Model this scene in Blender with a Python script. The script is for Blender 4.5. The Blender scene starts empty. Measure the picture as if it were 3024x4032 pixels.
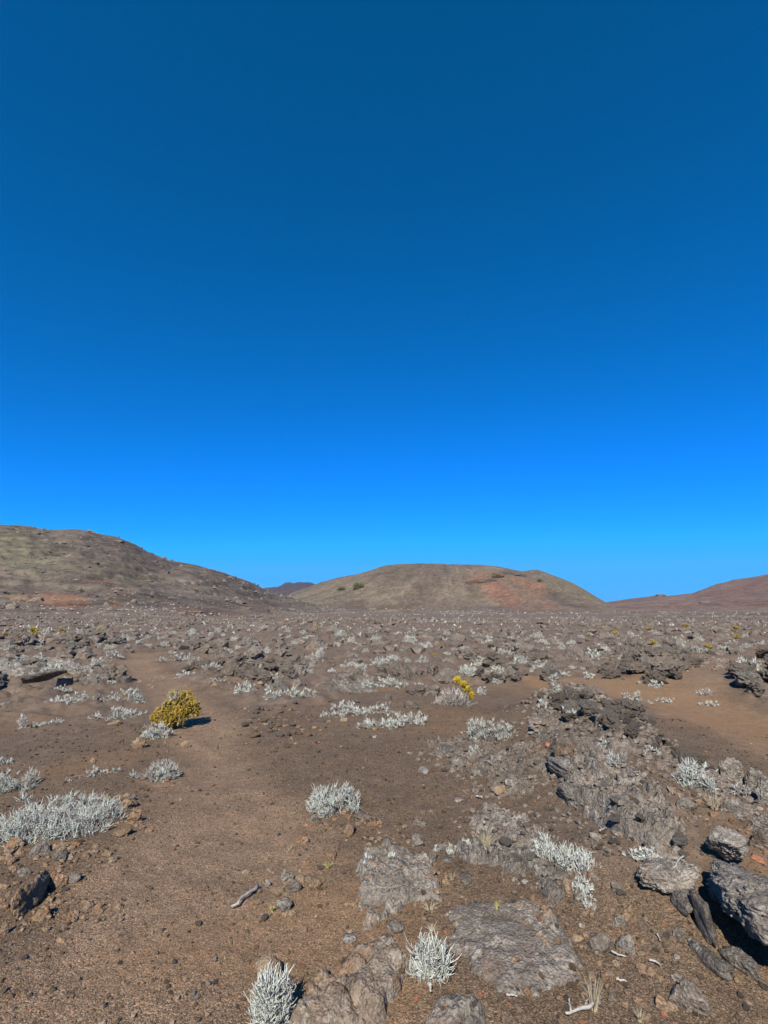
import bpy, math, random
import numpy as np
from math import radians, sin, cos, pi, atan2, hypot, tan

# ------------------------------------------------------------------ camera, sky, sun, exposure
SC = bpy.context.scene
COL = SC.collection
F = 2000.0                       # focal length in photo pixels (photo 3024 x 4032)
EYE = 1.6
PITCH = math.atan((2395 - 2016) / F)
cam = bpy.data.cameras.new('camera')
cam.sensor_fit = 'HORIZONTAL'; cam.sensor_width = 36.0; cam.lens = 36.0 * F / 3024
cam.clip_start = 0.05; cam.clip_end = 60000
camo = bpy.data.objects.new('camera', cam); COL.objects.link(camo)
camo.location = (0, 0, EYE); camo.rotation_euler = (pi / 2 + PITCH, 0, 0)
SC.camera = camo

SUN_EL = radians(39.0)
SHADOW_AZ = radians(11.0)        # shadows fall away from the camera, slightly to the right (+Y is ahead)
world = bpy.data.worlds.new('World'); SC.world = world; world.use_nodes = True
nt = world.node_tree; nt.nodes.clear()
sky = nt.nodes.new('ShaderNodeTexSky'); sky.sky_type = 'NISHITA'; sky.sun_disc = False
sky.sun_elevation = SUN_EL; sky.sun_rotation = pi + SHADOW_AZ
sky.altitude = 2300; sky.air_density = 1.0; sky.dust_density = 0.0; sky.ozone_density = 4.0
sep = nt.nodes.new('ShaderNodeSeparateColor'); cmb = nt.nodes.new('ShaderNodeCombineColor')
nt.links.new(sky.outputs[0], sep.inputs[0])
for ch, (ex, k, top) in enumerate(((2.6, 0.0115, 0.55), (0.89, 0.84, 3.75), (1.15, 1.20, 8.6))):   # the phone's saturated rendering of a clear mountain sky
    p = nt.nodes.new('ShaderNodeMath'); p.operation = 'POWER'; p.inputs[1].default_value = ex
    m = nt.nodes.new('ShaderNodeMath'); m.operation = 'MULTIPLY'; m.inputs[1].default_value = k
    c = nt.nodes.new('ShaderNodeMath'); c.operation = 'MINIMUM'; c.inputs[1].default_value = top
    nt.links.new(sep.outputs[ch], p.inputs[0]); nt.links.new(p.outputs[0], m.inputs[0])
    nt.links.new(m.outputs[0], c.inputs[0]); nt.links.new(c.outputs[0], cmb.inputs[ch])
bg = nt.nodes.new('ShaderNodeBackground'); bg.inputs['Strength'].default_value = 0.0707
wo = nt.nodes.new('ShaderNodeOutputWorld')
nt.links.new(cmb.outputs[0], bg.inputs[0]); nt.links.new(bg.outputs[0], wo.inputs[0])

sun = bpy.data.lights.new('sun', 'SUN'); sun.energy = 5.0; sun.angle = radians(0.53); sun.color = (1.0, 0.94, 0.84)
suno = bpy.data.objects.new('sun', sun); COL.objects.link(suno)
suno.rotation_euler = (pi / 2 - SUN_EL, 0, -SHADOW_AZ); suno.location = (0, -20, 30)
SC.view_settings.view_transform = 'Standard'; SC.view_settings.look = 'None'
SC.view_settings.exposure = 0.8; SC.view_settings.gamma = 1.0; SC.view_settings.use_curve_mapping = False
SC.cycles.max_bounces = 4; SC.cycles.diffuse_bounces = 2; SC.cycles.use_denoising = True

rng = np.random.default_rng(11)
random.seed(5)

# ------------------------------------------------------------------ numpy noise
_perm = np.random.default_rng(3).permutation(256).astype(np.int32)
_perm = np.concatenate([_perm, _perm, _perm])
_g = np.random.default_rng(4).normal(size=(256, 3)); _g /= np.linalg.norm(_g, axis=1)[:, None]
_g = _g.astype(np.float32)
def perlin(p):
    p = np.asarray(p, np.float32)
    i = np.floor(p).astype(np.int32); f = p - i; i &= 255
    u = f * f * f * (f * (f * 6 - 15) + 10)
    def gr(dx, dy, dz):
        h = _perm[_perm[_perm[i[:, 0] + dx] + i[:, 1] + dy] + i[:, 2] + dz]
        g = _g[h]
        return g[:, 0] * (f[:, 0] - dx) + g[:, 1] * (f[:, 1] - dy) + g[:, 2] * (f[:, 2] - dz)
    def lp(a, b, t): return a + t * (b - a)
    x0 = lp(lp(gr(0,0,0), gr(1,0,0), u[:,0]), lp(gr(0,1,0), gr(1,1,0), u[:,0]), u[:,1])
    x1 = lp(lp(gr(0,0,1), gr(1,0,1), u[:,0]), lp(gr(0,1,1), gr(1,1,1), u[:,0]), u[:,1])
    return lp(x0, x1, u[:, 2]) * 1.5
def fbm(p, oct=4, gain=0.5, ridged=False):
    p = np.asarray(p, np.float32); a = 1.0; s = np.zeros(len(p), np.float32); q = p.copy()
    for k in range(oct):
        n = perlin(q + 17.3 * k)
        s += a * ((1 - 2 * np.abs(n)) if ridged else n)
        a *= gain; q = q * 2.03
    return s
def xy3(x, y, z=0.0):
    x = np.asarray(x, np.float32); return np.stack([x, np.asarray(y, np.float32), np.full_like(x, z)], -1)
def sstep(a, b, x):
    t = np.clip((np.asarray(x, float) - a) / (b - a), 0, 1); return t * t * (3 - 2 * t)
def worley(p, seed=0, ident=False):
    p = np.asarray(p, np.float32); i = np.floor(p).astype(np.int32); best = np.full(len(p), 9.0, np.float32)
    who = np.zeros(len(p), np.float32)
    for dx in (-1, 0, 1):
        for dy in (-1, 0, 1):
            for dz in (-1, 0, 1):
                c = i + np.array([dx, dy, dz], np.int32); m = (c + seed) & 255
                h = _perm[_perm[_perm[m[:, 0]] + m[:, 1]] + m[:, 2]]
                q = c + 0.5 + _g[h] * 0.5
                d = np.linalg.norm(p - q, axis=1); who = np.where(d < best, _perm[h + 7] / 255.0, who)
                best = np.minimum(best, d)
    return who if ident else best

# ------------------------------------------------------------------ photo pixel -> ray
def ray(u, v):
    x = (u - 1512) / F; y = -(v - 2016) / F
    return np.array([x, cos(PITCH) - sin(PITCH) * y, sin(PITCH) + cos(PITCH) * y])
def azel(u, v):
    d = ray(u, v); return atan2(d[0], d[1]), atan2(d[2], hypot(d[0], d[1]))
def at_z(u, v, z=0.0):
    d = ray(u, v); t = (z - EYE) / d[2]; return np.array([d[0] * t, d[1] * t])
def seg_dist(x, y, poly):
    best = np.full(np.shape(x), 1e9)
    for a, b in zip(poly[:-1], poly[1:]):
        dx, dy = b - a; L = dx * dx + dy * dy
        t = np.clip(((x - a[0]) * dx + (y - a[1]) * dy) / L, 0, 1)
        best = np.minimum(best, np.hypot(x - a[0] - t * dx, y - a[1] - t * dy))
    return best

PATH_L = [at_z(*p) for p in ((780, 4300), (850, 3500), (860, 3150), (820, 2900), (760, 2800), (640, 2690), (530, 2612), (590, 2572))]
PATH_R = [at_z(*p) for p in ((3500, 3050), (3000, 2860), (2700, 2770), (2460, 2720), (2200, 2690))]
PATH_R2 = [at_z(*p) for p in ((2640, 2745), (2720, 2680), (2780, 2630), (2880, 2600), (3100, 2585))]
RIDGE = [at_z(*p, 0.15) for p in ((2200, 2790), (2330, 2880), (2400, 3000), (2480, 3180), (2540, 3330))]
CREST = [at_z(*p, 0.3) for p in ((2160, 2740), (2330, 2770), (2480, 2860), (2620, 2960), (2780, 3060), (3100, 3180))]
HEAP_R = [at_z(*p, 0.2) for p in ((2500, 2610), (2620, 2570), (2560, 2650))]
HEAP_E = [at_z(*p, 0.2) for p in ((2950, 2640), (3100, 2600), (3060, 2680))]
def path_d(x, y):
    w = 0.06 + 0.03 * np.hypot(x, y)
    d = np.minimum(seg_dist(x, y, PATH_L) - 0.42 - 0.5 * sstep(5.5, 2.0, np.hypot(x, y)), seg_dist(x, y, PATH_R) - 0.75)
    return np.minimum(d, seg_dist(x, y, PATH_R2) - 0.75)
def field_mask(x, y):
    """1 where lava rubble and bushes cover the plain, 0 on the bare scoria"""
    x = np.asarray(x, float).ravel(); y = np.asarray(y, float).ravel(); r = np.hypot(x, y)
    n = fbm(xy3(x * 0.22, y * 0.22, 3.7), 3)
    az = np.arctan2(x, y)
    start = 10.3 + 1.2 * np.sin(az * 5 + 1)
    m = sstep(-1.5, 1.2, r - start + 2.2 * n)
    m *= sstep(0.0, 0.7, path_d(x, y) + 0.5 * n)
    m *= 1 - 0.45 * sstep(0.25, 0.6, fbm(xy3(x * 0.13, y * 0.13, 9.1), 2))
    return m
def height(x, y, fine=True):
    x = np.asarray(x, float); sh = x.shape; x = x.ravel(); y = np.asarray(y, float).ravel()
    r = np.hypot(x, y)
    h = 0.05 * fbm(xy3(x * 0.35, y * 0.35, 1.3), 2) + sstep(10, 40, r) * 0.35 * fbm(xy3(x * 0.06, y * 0.06, 5.0), 3)
    h -= 0.0085 * np.clip(r - 70, 0, 1e5)
    h += sstep(55, 130, r) * 1.0 * fbm(xy3(x * 0.016, y * 0.016, 3.0), 3) + sstep(200, 500, r) * 1.6 * fbm(xy3(x * 0.006, y * 0.006, 13.0), 2)
    h += 0.22 * np.exp(-(seg_dist(x, y, RIDGE) / 0.75) ** 2)
    h += 0.16 * np.exp(-(seg_dist(x, y, CREST) / 0.45) ** 2)
    h += 0.22 * np.exp(-(seg_dist(x, y, HEAP_R) / 1.6) ** 2) + 0.25 * np.exp(-(seg_dist(x, y, HEAP_E) / 1.4) ** 2)
    h -= 0.03 * sstep(0.3, -0.4, path_d(x, y))
    if fine:
        fm = field_mask(x, y) * sstep(110, 60, r)
        h += fm * (0.13 * fbm(xy3(x * 1.1, y * 1.1, 2.2), 4, 0.6, ridged=True) - 0.10)
        h += 0.012 * fbm(xy3(x * 2.6, y * 2.6, 8.2), 3)
        oc = np.exp(-(np.minimum(seg_dist(x, y, RIDGE), seg_dist(x, y, CREST)) / 0.6) ** 2)
        h += oc * 0.035 * (fbm(xy3(x * 3.4 + 0.8 * y, y * 1.5, 4.4), 4, 0.6, ridged=True) - 0.9)
    return h.reshape(sh)
OUTS = []
EXCL = []                       # spots taken by things placed one by one
def surf(x, y):
    """ground height with the bedrock plates on it"""
    x = np.asarray(x, float); h = height(x, y); xf = x.ravel(); yf = np.asarray(y, float).ravel(); add = np.zeros(len(xf))
    for lo, hi, Zg in OUTS:
        ny, nx = Zg.shape; i = ((xf - lo[0]) / (hi[0] - lo[0]) * (nx - 1)); j = ((yf - lo[1]) / (hi[1] - lo[1]) * (ny - 1))
        ok = (i >= 0) & (i <= nx - 1) & (j >= 0) & (j <= ny - 1)
        add[ok] = np.maximum(add[ok], Zg[j[ok].astype(int), i[ok].astype(int)])
    return h + add.reshape(x.shape)
def ground_at(u, v, bare=False):
    """where the sight line of a photo pixel meets the ground"""
    d = ray(u, v); d = d / hypot(d[0], d[1])
    r = np.exp(np.linspace(math.log(1.2), math.log(140), 700))
    z = EYE + r * d[2]; g = (height if bare else surf)(d[0] * r, d[1] * r)
    k = int(np.argmax(z < g)) if np.any(z < g) else len(r) - 1
    return np.array([d[0] * r[k], d[1] * r[k], g[k]])
def px_size(p):
    """metres per photo pixel at a point"""
    return (p[1] * cos(PITCH) + (p[2] - EYE) * sin(PITCH)) / F

# ------------------------------------------------------------------ objects
def mesh_np(name, V, faces, mat, cols=None, smooth=True):
    """V (n,3); faces (m,3) or (m,4) int array or list of such arrays"""
    if not isinstance(faces, list): faces = [faces]
    faces = [np.asarray(f, np.int32) for f in faces if len(f)]
    me = bpy.data.meshes.new(name)
    V = np.asarray(V, np.float32)
    me.vertices.add(len(V)); me.vertices.foreach_set('co', V.ravel())
    loops = np.concatenate([f.ravel() for f in faces])
    tot = np.concatenate([np.full(len(f), f.shape[1], np.int32) for f in faces])
    st = np.concatenate([[0], np.cumsum(tot)[:-1]]).astype(np.int32)
    me.loops.add(len(loops)); me.loops.foreach_set('vertex_index', loops)
    me.polygons.add(len(tot)); me.polygons.foreach_set('loop_start', st)
    try: me.polygons.foreach_set('loop_total', tot)
    except Exception: pass
    me.polygons.foreach_set('use_smooth', np.full(len(tot), smooth, bool))
    if cols is not None:
        a = me.color_attributes.new('Col', 'FLOAT_COLOR', 'POINT')
        c = np.ones((len(V), 4), np.float32); c[:, :cols.shape[1]] = cols
        a.data.foreach_set('color', c.ravel())
    me.update(calc_edges=True)
    me.materials.append(mat)
    return me
def link(name, me, parent=None, loc=None, rot=None, scale=None, label=None, cat=None, group=None, kind=None):
    o = bpy.data.objects.new(name, me); COL.objects.link(o)
    if parent is not None: o.parent = parent
    if loc is not None: o.location = [float(c) for c in loc]
    if rot is not None: o.rotation_euler = [float(c) for c in rot]
    if scale is not None: o.scale = [float(c) for c in scale]
    if label: o['label'] = label
    if cat: o['category'] = cat
    if group: o['group'] = group
    if kind: o['kind'] = kind
    return o

# ------------------------------------------------------------------ material helpers
ALB = 0.78                      # common scale of the surface palette
class NT:
    k = 1.0
    def __init__(s, name):
        s.m = bpy.data.materials.new(name); s.m.use_nodes = True
        s.t = s.m.node_tree; s.b = s.t.nodes['Principled BSDF']
        s.b.inputs['Specular IOR Level'].default_value = 0.25
        s.tc = s.t.nodes.new('ShaderNodeTexCoord')
    def n(s, typ, **kw):
        o = s.t.nodes.new(typ)
        for k, v in kw.items(): setattr(o, k, v)
        return o
    def l(s, a, b): s.t.links.new(a, b)
    def noise(s, scale, detail=4, rough=0.6, dist=0.0, vec=None):
        o = s.n('ShaderNodeTexNoise'); o.inputs['Scale'].default_value = scale
        o.inputs['Detail'].default_value = detail; o.inputs['Roughness'].default_value = rough
        o.inputs['Distortion'].default_value = dist
        s.l(vec or s.tc.outputs['Object'], o.inputs['Vector']); return o.outputs['Fac']
    def voro(s, scale, feat='F1', out='Distance', vec=None, rnd=1.0):
        o = s.n('ShaderNodeTexVoronoi', feature=feat); o.inputs['Scale'].default_value = scale
        o.inputs['Randomness'].default_value = rnd
        s.l(vec or s.tc.outputs['Object'], o.inputs['Vector']); return o.outputs[out]
    def ramp(s, fac, stops, interp='LINEAR'):
        o = s.n('ShaderNodeValToRGB'); o.color_ramp.interpolation = interp
        e = o.color_ramp.elements
        while len(e) < len(stops): e.new(0.5)
        for k, (p, c) in enumerate(stops):
            e[k].position = p; e[k].color = (*c, 1) if isinstance(c, tuple) else (c, c, c, 1)
        s.l(fac, o.inputs[0]); return o.outputs[0]
    def mix(s, fac, a, b, mode='MIX'):
        o = s.n('ShaderNodeMix', data_type='RGBA', blend_type=mode)
        for v, i in ((fac, 0), (a, 6), (b, 7)):
            if isinstance(v, (int, float)): o.inputs[i].default_value = v
            elif isinstance(v, tuple): o.inputs[i].default_value = (*v, 1)
            else: s.l(v, o.inputs[i])
        return o.outputs[2]
    def math(s, op, a, b=0.0):
        o = s.n('ShaderNodeMath', operation=op)
        for v, i in ((a, 0), (b, 1)):
            if isinstance(v, (int, float)): o.inputs[i].default_value = v
            else: s.l(v, o.inputs[i])
        return o.outputs[0]
    def attr(s, name='Col'):
        o = s.n('ShaderNodeAttribute', attribute_name=name); return o
    def sep(s, c):
        o = s.n('ShaderNodeSeparateColor'); s.l(c, o.inputs[0]); return o.outputs
    def bump(s, h, strength, dist, normal=None):
        o = s.n('ShaderNodeBump'); o.inputs['Strength'].default_value = strength; o.inputs['Distance'].default_value = dist
        s.l(h, o.inputs['Height'])
        if normal is not None: s.l(normal, o.inputs['Normal'])
        return o.outputs[0]
    def done(s, col, rough=0.9, normal=None):
        k = ALB * s.k
        s.l(s.mix(1.0, col, (k, k, k), 'MULTIPLY'), s.b.inputs['Base Color'])
        s.b.inputs['Roughness'].default_value = rough
        if normal is not None: s.l(normal, s.b.inputs['Normal'])
        return s.m

def mat_ground():
    g = NT('scoria_ground'); a = g.attr(); path, field, ochre = g.sep(a.outputs['Color'])[:3]
    cell = g.voro(185, out='Color'); g.k = 0.94; cr = g.sep(cell)[0]
    grain = g.ramp(cr, [(0.0, (0.060, 0.039, 0.024)), (0.3, (0.130, 0.086, 0.053)), (0.62, (0.180, 0.121, 0.075)),
                        (0.85, (0.242, 0.168, 0.107)), (0.97, (0.33, 0.245, 0.16)), (1.0, (0.42, 0.18, 0.09))])
    big = g.noise(0.9, 5, 0.65); mid = g.noise(6, 4, 0.7)
    dark = g.ramp(big, [(0.28, 0.66), (0.40, 0.84), (0.55, 0.93), (0.72, 1.05)])
    c = g.mix(1.0, grain, dark, 'MULTIPLY')
    c = g.mix(1.0, c, g.ramp(mid, [(0.25, 0.72), (0.55, 1.0), (0.8, 1.18)]), 'MULTIPLY')
    pc = g.mix(1.0, c, (1.58, 1.53, 1.50), 'MULTIPLY')
    c = g.mix(g.math('MULTIPLY', path, 0.9), c, pc)
    oc = g.mix(0.45, c, (0.27, 0.150, 0.065))
    c = g.mix(ochre, c, oc)
    rub = g.ramp(g.noise(5.0, 6, 0.75), [(0.28, (0.060, 0.044, 0.033)), (0.45, (0.155, 0.114, 0.086)), (0.6, (0.225, 0.172, 0.132)), (0.78, (0.34, 0.28, 0.23))])
    c = g.mix(g.math('MULTIPLY', field, 0.85), c, g.mix(1.0, rub, (0.92, 0.90, 0.88), 'MULTIPLY'))
    h = g.math('ADD', g.math('MULTIPLY', g.math('SUBTRACT', 1.0, g.voro(185)), 0.5), g.noise(70, 4, 0.75))
    nrm = g.bump(h, 0.8, 0.007)
    nrm = g.bump(g.noise(7, 5, 0.7), 0.5, 0.05, nrm)
    return g.done(c, 0.95, nrm)
def mat_rock(name, lo, midc, hi, lichen=0.5, stain=0.3, freq=1.0, vcol=False):
    g = NT(name); g.k = 0.95
    oi = g.n('ShaderNodeObjectInfo')
    ad = g.n('ShaderNodeVectorMath', operation='ADD'); g.l(g.tc.outputs['Object'], ad.inputs[0])
    sc = g.n('ShaderNodeVectorMath', operation='SCALE'); sc.inputs['Scale'].default_value = 9.0
    cmb = g.n('ShaderNodeCombineXYZ'); g.l(oi.outputs['Random'], cmb.inputs[0]); g.l(oi.outputs['Random'], cmb.inputs[1])
    g.l(cmb.outputs[0], sc.inputs[0]); g.l(sc.outputs[0], ad.inputs[1]); v = ad.outputs[0]
    n1 = g.noise(9 * freq, 6, 0.72, vec=v)
    c = g.ramp(n1, [(0.28, lo), (0.5, midc), (0.72, hi)])
    # rusty weathering
    st = g.ramp(g.noise(3.2 * freq, 4, 0.6, 0.6, vec=v), [(0.60 - 0.12 * stain, 0.0), (0.74, 1.0)])
    c = g.mix(g.math('MULTIPLY', st, min(1.0, stain * 1.6)), c, (0.21, 0.105, 0.05))
    # pale crusty lichen
    ln = g.noise(13 * freq, 5, 0.75, 0.8, vec=v); lb = g.noise(2.2 * freq, 3, 0.6, vec=v)
    lm = g.math('MULTIPLY', g.ramp(ln, [(0.47, 0.0), (0.57, 1.0)]), g.ramp(lb, [(0.40, 0.0), (0.60, 1.0)]))
    c = g.mix(g.math('MULTIPLY', lm, lichen), c, (0.42, 0.395, 0.355))
    tone = g.ramp(oi.outputs['Random'], [(0.0, (0.81, 0.785, 0.74)), (1.0, (1.24, 1.21, 1.14))])
    c = g.mix(1.0, c, tone, 'MULTIPLY')
    fine = g.noise(60 * freq, 3, 0.8, vec=v)
    c = g.mix(1.0, c, g.ramp(fine, [(0.30, 0.5), (0.5, 1.05), (0.70, 1.5)]), 'MULTIPLY')
    pits = g.voro(55 * freq, vec=v)
    h = g.math('ADD', g.math('MULTIPLY', pits, 0.5), g.math('MULTIPLY', g.noise(18 * freq, 6, 0.72, vec=v), 1.3))
    nrm = g.bump(h, 1.0, 0.024 / freq)
    return g.done(c, 0.92, nrm)
def mat_vcol(name, rough=0.85, sub=None):
    g = NT(name); a = g.attr(); oi = g.n('ShaderNodeObjectInfo')
    tone = g.ramp(oi.outputs['Random'], [(0.0, 0.86), (1.0, 1.12)])
    c = g.mix(1.0, a.outputs['Color'], tone, 'MULTIPLY')
    return g.done(c, rough)
def mat_wood(name, c1, c2):
    g = NT(name)
    return g.done(g.ramp(g.noise(30, 4, 0.7), [(0.3, c1), (0.7, c2)]), 0.8, g.bump(g.noise(60, 3), 0.5, 0.004))
def mat_hill(name, f=1.0, band=1.0):
    g = NT(name); g.k = 0.70; a = g.attr(); col = a.outputs['Color']
    n = g.noise(0.22 * f, 8, 0.78); s = g.noise(0.06 * f, 5, 0.7)
    col = g.mix(1.0, col, (1.03, 1.0, 0.90), 'MULTIPLY')
    c = g.mix(1.0, col, g.ramp(n, [(0.34, 0.42), (0.5, 1.0), (0.66, 1.55)]), 'MULTIPLY')
    c = g.mix(1.0, c, g.ramp(s, [(0.3, 0.78), (0.7, 1.18)]), 'MULTIPLY')
    mp = g.n('ShaderNodeMapping'); mp.inputs['Scale'].default_value = (0.03, 0.03, 0.30); g.l(g.tc.outputs['Object'], mp.inputs['Vector'])
    c = g.mix(band, c, g.ramp(g.noise(1.0 * f, 6, 0.7, 0.6, vec=mp.outputs[0]), [(0.36, 0.62), (0.5, 1.0), (0.64, 1.28)]), 'MULTIPLY')
    # grey-green scrub scattered as separate dots
    vd = g.voro(0.42 * f); vm = g.ramp(vd, [(0.25, 1.0), (0.42, 0.0)])
    vk = g.ramp(g.noise(0.05 * f, 4, 0.7), [(0.42, 0.0), (0.62, 1.0)])
    c = g.mix(g.math('MULTIPLY', g.math('MULTIPLY', vm, vk), 0.55), c, (0.21, 0.195, 0.14))
    nrm = g.bump(g.noise(0.5 * f, 6, 0.75), 0.8, 0.7 / f)
    return g.done(c, 0.95, nrm)

M_GROUND = mat_ground()
M_AA = mat_rock('clinker_lava', (0.052, 0.042, 0.035), (0.150, 0.123, 0.102), (0.26, 0.22, 0.188), 0.35, 0.35, 1.3)
M_SLAB = mat_rock('slab_lava', (0.085, 0.073, 0.064), (0.165, 0.145, 0.127), (0.27, 0.23, 0.195), 0.6, 0.45, 1.2)
M_DARK = mat_rock('dark_lava', (0.070, 0.061, 0.053), (0.140, 0.123, 0.108), (0.235, 0.21, 0.188), 0.65, 0.18, 1.2)
M_RUST = mat_rock('rusty_lava', (0.11, 0.073, 0.045), (0.235, 0.16, 0.102), (0.36, 0.262, 0.175), 0.25, 0.7, 1.3)
M_SMOOTH = mat_rock('smooth_slab_lava', (0.085, 0.070, 0.059), (0.140, 0.117, 0.099), (0.21, 0.18, 0.155), 0.5, 0.25, 1.4)
M_STAIN = mat_rock('stained_slab_lava', (0.10, 0.077, 0.058), (0.18, 0.14, 0.108), (0.29, 0.235, 0.19), 0.45, 0.85, 1.3)
M_LIGHT = mat_rock('pale_lichen_lava', (0.12, 0.105, 0.092), (0.215, 0.192, 0.17), (0.33, 0.30, 0.27), 0.9, 0.35, 1.2)
M_ORANGE = mat_rock('orange_scoria', (0.20, 0.085, 0.045), (0.33, 0.145, 0.08), (0.42, 0.21, 0.12), 0.1, 0.2, 3.0)
M_TWIG = mat_vcol('silver_foliage', 0.8)
M_YEL = mat_vcol('mustard_foliage', 0.7)
M_WOOD = mat_wood('grey_twig_wood', (0.16, 0.14, 0.12), (0.36, 0.33, 0.30))
M_DEAD = mat_wood('bleached_wood', (0.24, 0.22, 0.19), (0.46, 0.43, 0.39))
M_STRAW = mat_wood('dry_straw', (0.30, 0.25, 0.16), (0.50, 0.43, 0.30))
M_HILL = mat_hill('hill_scoria', 1.0)
M_CONE = mat_hill('cone_scoria', 1.0, 0.15)
M_HILLFAR = mat_hill('far_hill_scoria', 0.35)
M_PEB = mat_vcol('cinder_grains', 0.95)
M_RUBBLE = mat_rock('dark_rubble_lava', (0.040, 0.032, 0.027), (0.118, 0.096, 0.080), (0.23, 0.195, 0.166), 0.3, 0.3, 1.3)

# ------------------------------------------------------------------ ground sheet
def build_ground():
    az = np.concatenate([np.linspace(-180, -52, 40)[:-1], np.linspace(-52, 52, 420), np.linspace(52, 180, 40)[1:]])
    r = np.concatenate([[0.25, 0.6], np.exp(np.linspace(math.log(0.9), math.log(75), 320)), np.exp(np.linspace(math.log(78), math.log(9000), 60))])
    A, R = np.meshgrid(np.radians(az), r)
    X = R * np.sin(A); Y = R * np.cos(A)
    Z = height(X, Y)
    V = np.stack([X, Y, Z], -1).reshape(-1, 3)
    na = len(az); nr = len(r); idx = np.arange(nr * na).reshape(nr, na)
    Fq = np.stack([idx[:-1, :-1], idx[:-1, 1:], idx[1:, 1:], idx[1:, :-1]], -1).reshape(-1, 4)
    V = np.vstack([V, [[0, 0, float(height(np.array([0.]), np.array([0.]))[0])]]])
    c = len(V) - 1
    Ft = np.stack([np.full(na - 1, c), idx[0, 1:], idx[0, :-1]], -1)
    x, y = V[:, 0], V[:, 1]; rr = np.hypot(x, y)
    path = sstep(0.30, -0.20, path_d(x, y) + 0.22 * fbm(xy3(x * 0.9, y * 0.9, 4), 3))
    fld = np.maximum(field_mask(x, y), sstep(85, 110, rr) * 0.8)
    fld = np.maximum(fld, 0.7 * np.exp(-(seg_dist(x, y, CREST) / 0.45) ** 2))
    fld = np.maximum(fld, 0.75 * np.exp(-(seg_dist(x, y, RIDGE) / 0.6) ** 2))
    fld = np.clip(fld + 0.5 * fbm(xy3(x * 0.8, y * 0.8, 14), 3) * (fld > 0.05), 0, 1)
    oc = np.clip(0.9 * np.exp(-(seg_dist(x, y, PATH_R) / 0.8) ** 2) + sstep(0.25, 0.6, fbm(xy3(x * 0.5, y * 0.5, 21), 3)) * 0.6
                 + 0.9 * np.exp(-(((x - 2.2) / 0.5) ** 2 + ((y - 2.9) / 0.7) ** 2)), 0, 1)
    me = mesh_np('ground', V, [Fq, Ft[:, ::-1]], M_GROUND, np.stack([path, fld, oc], -1))
    link('ground', me, kind='structure', label='brown scoria plain with a trodden path', cat='ground')
build_ground()

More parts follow.
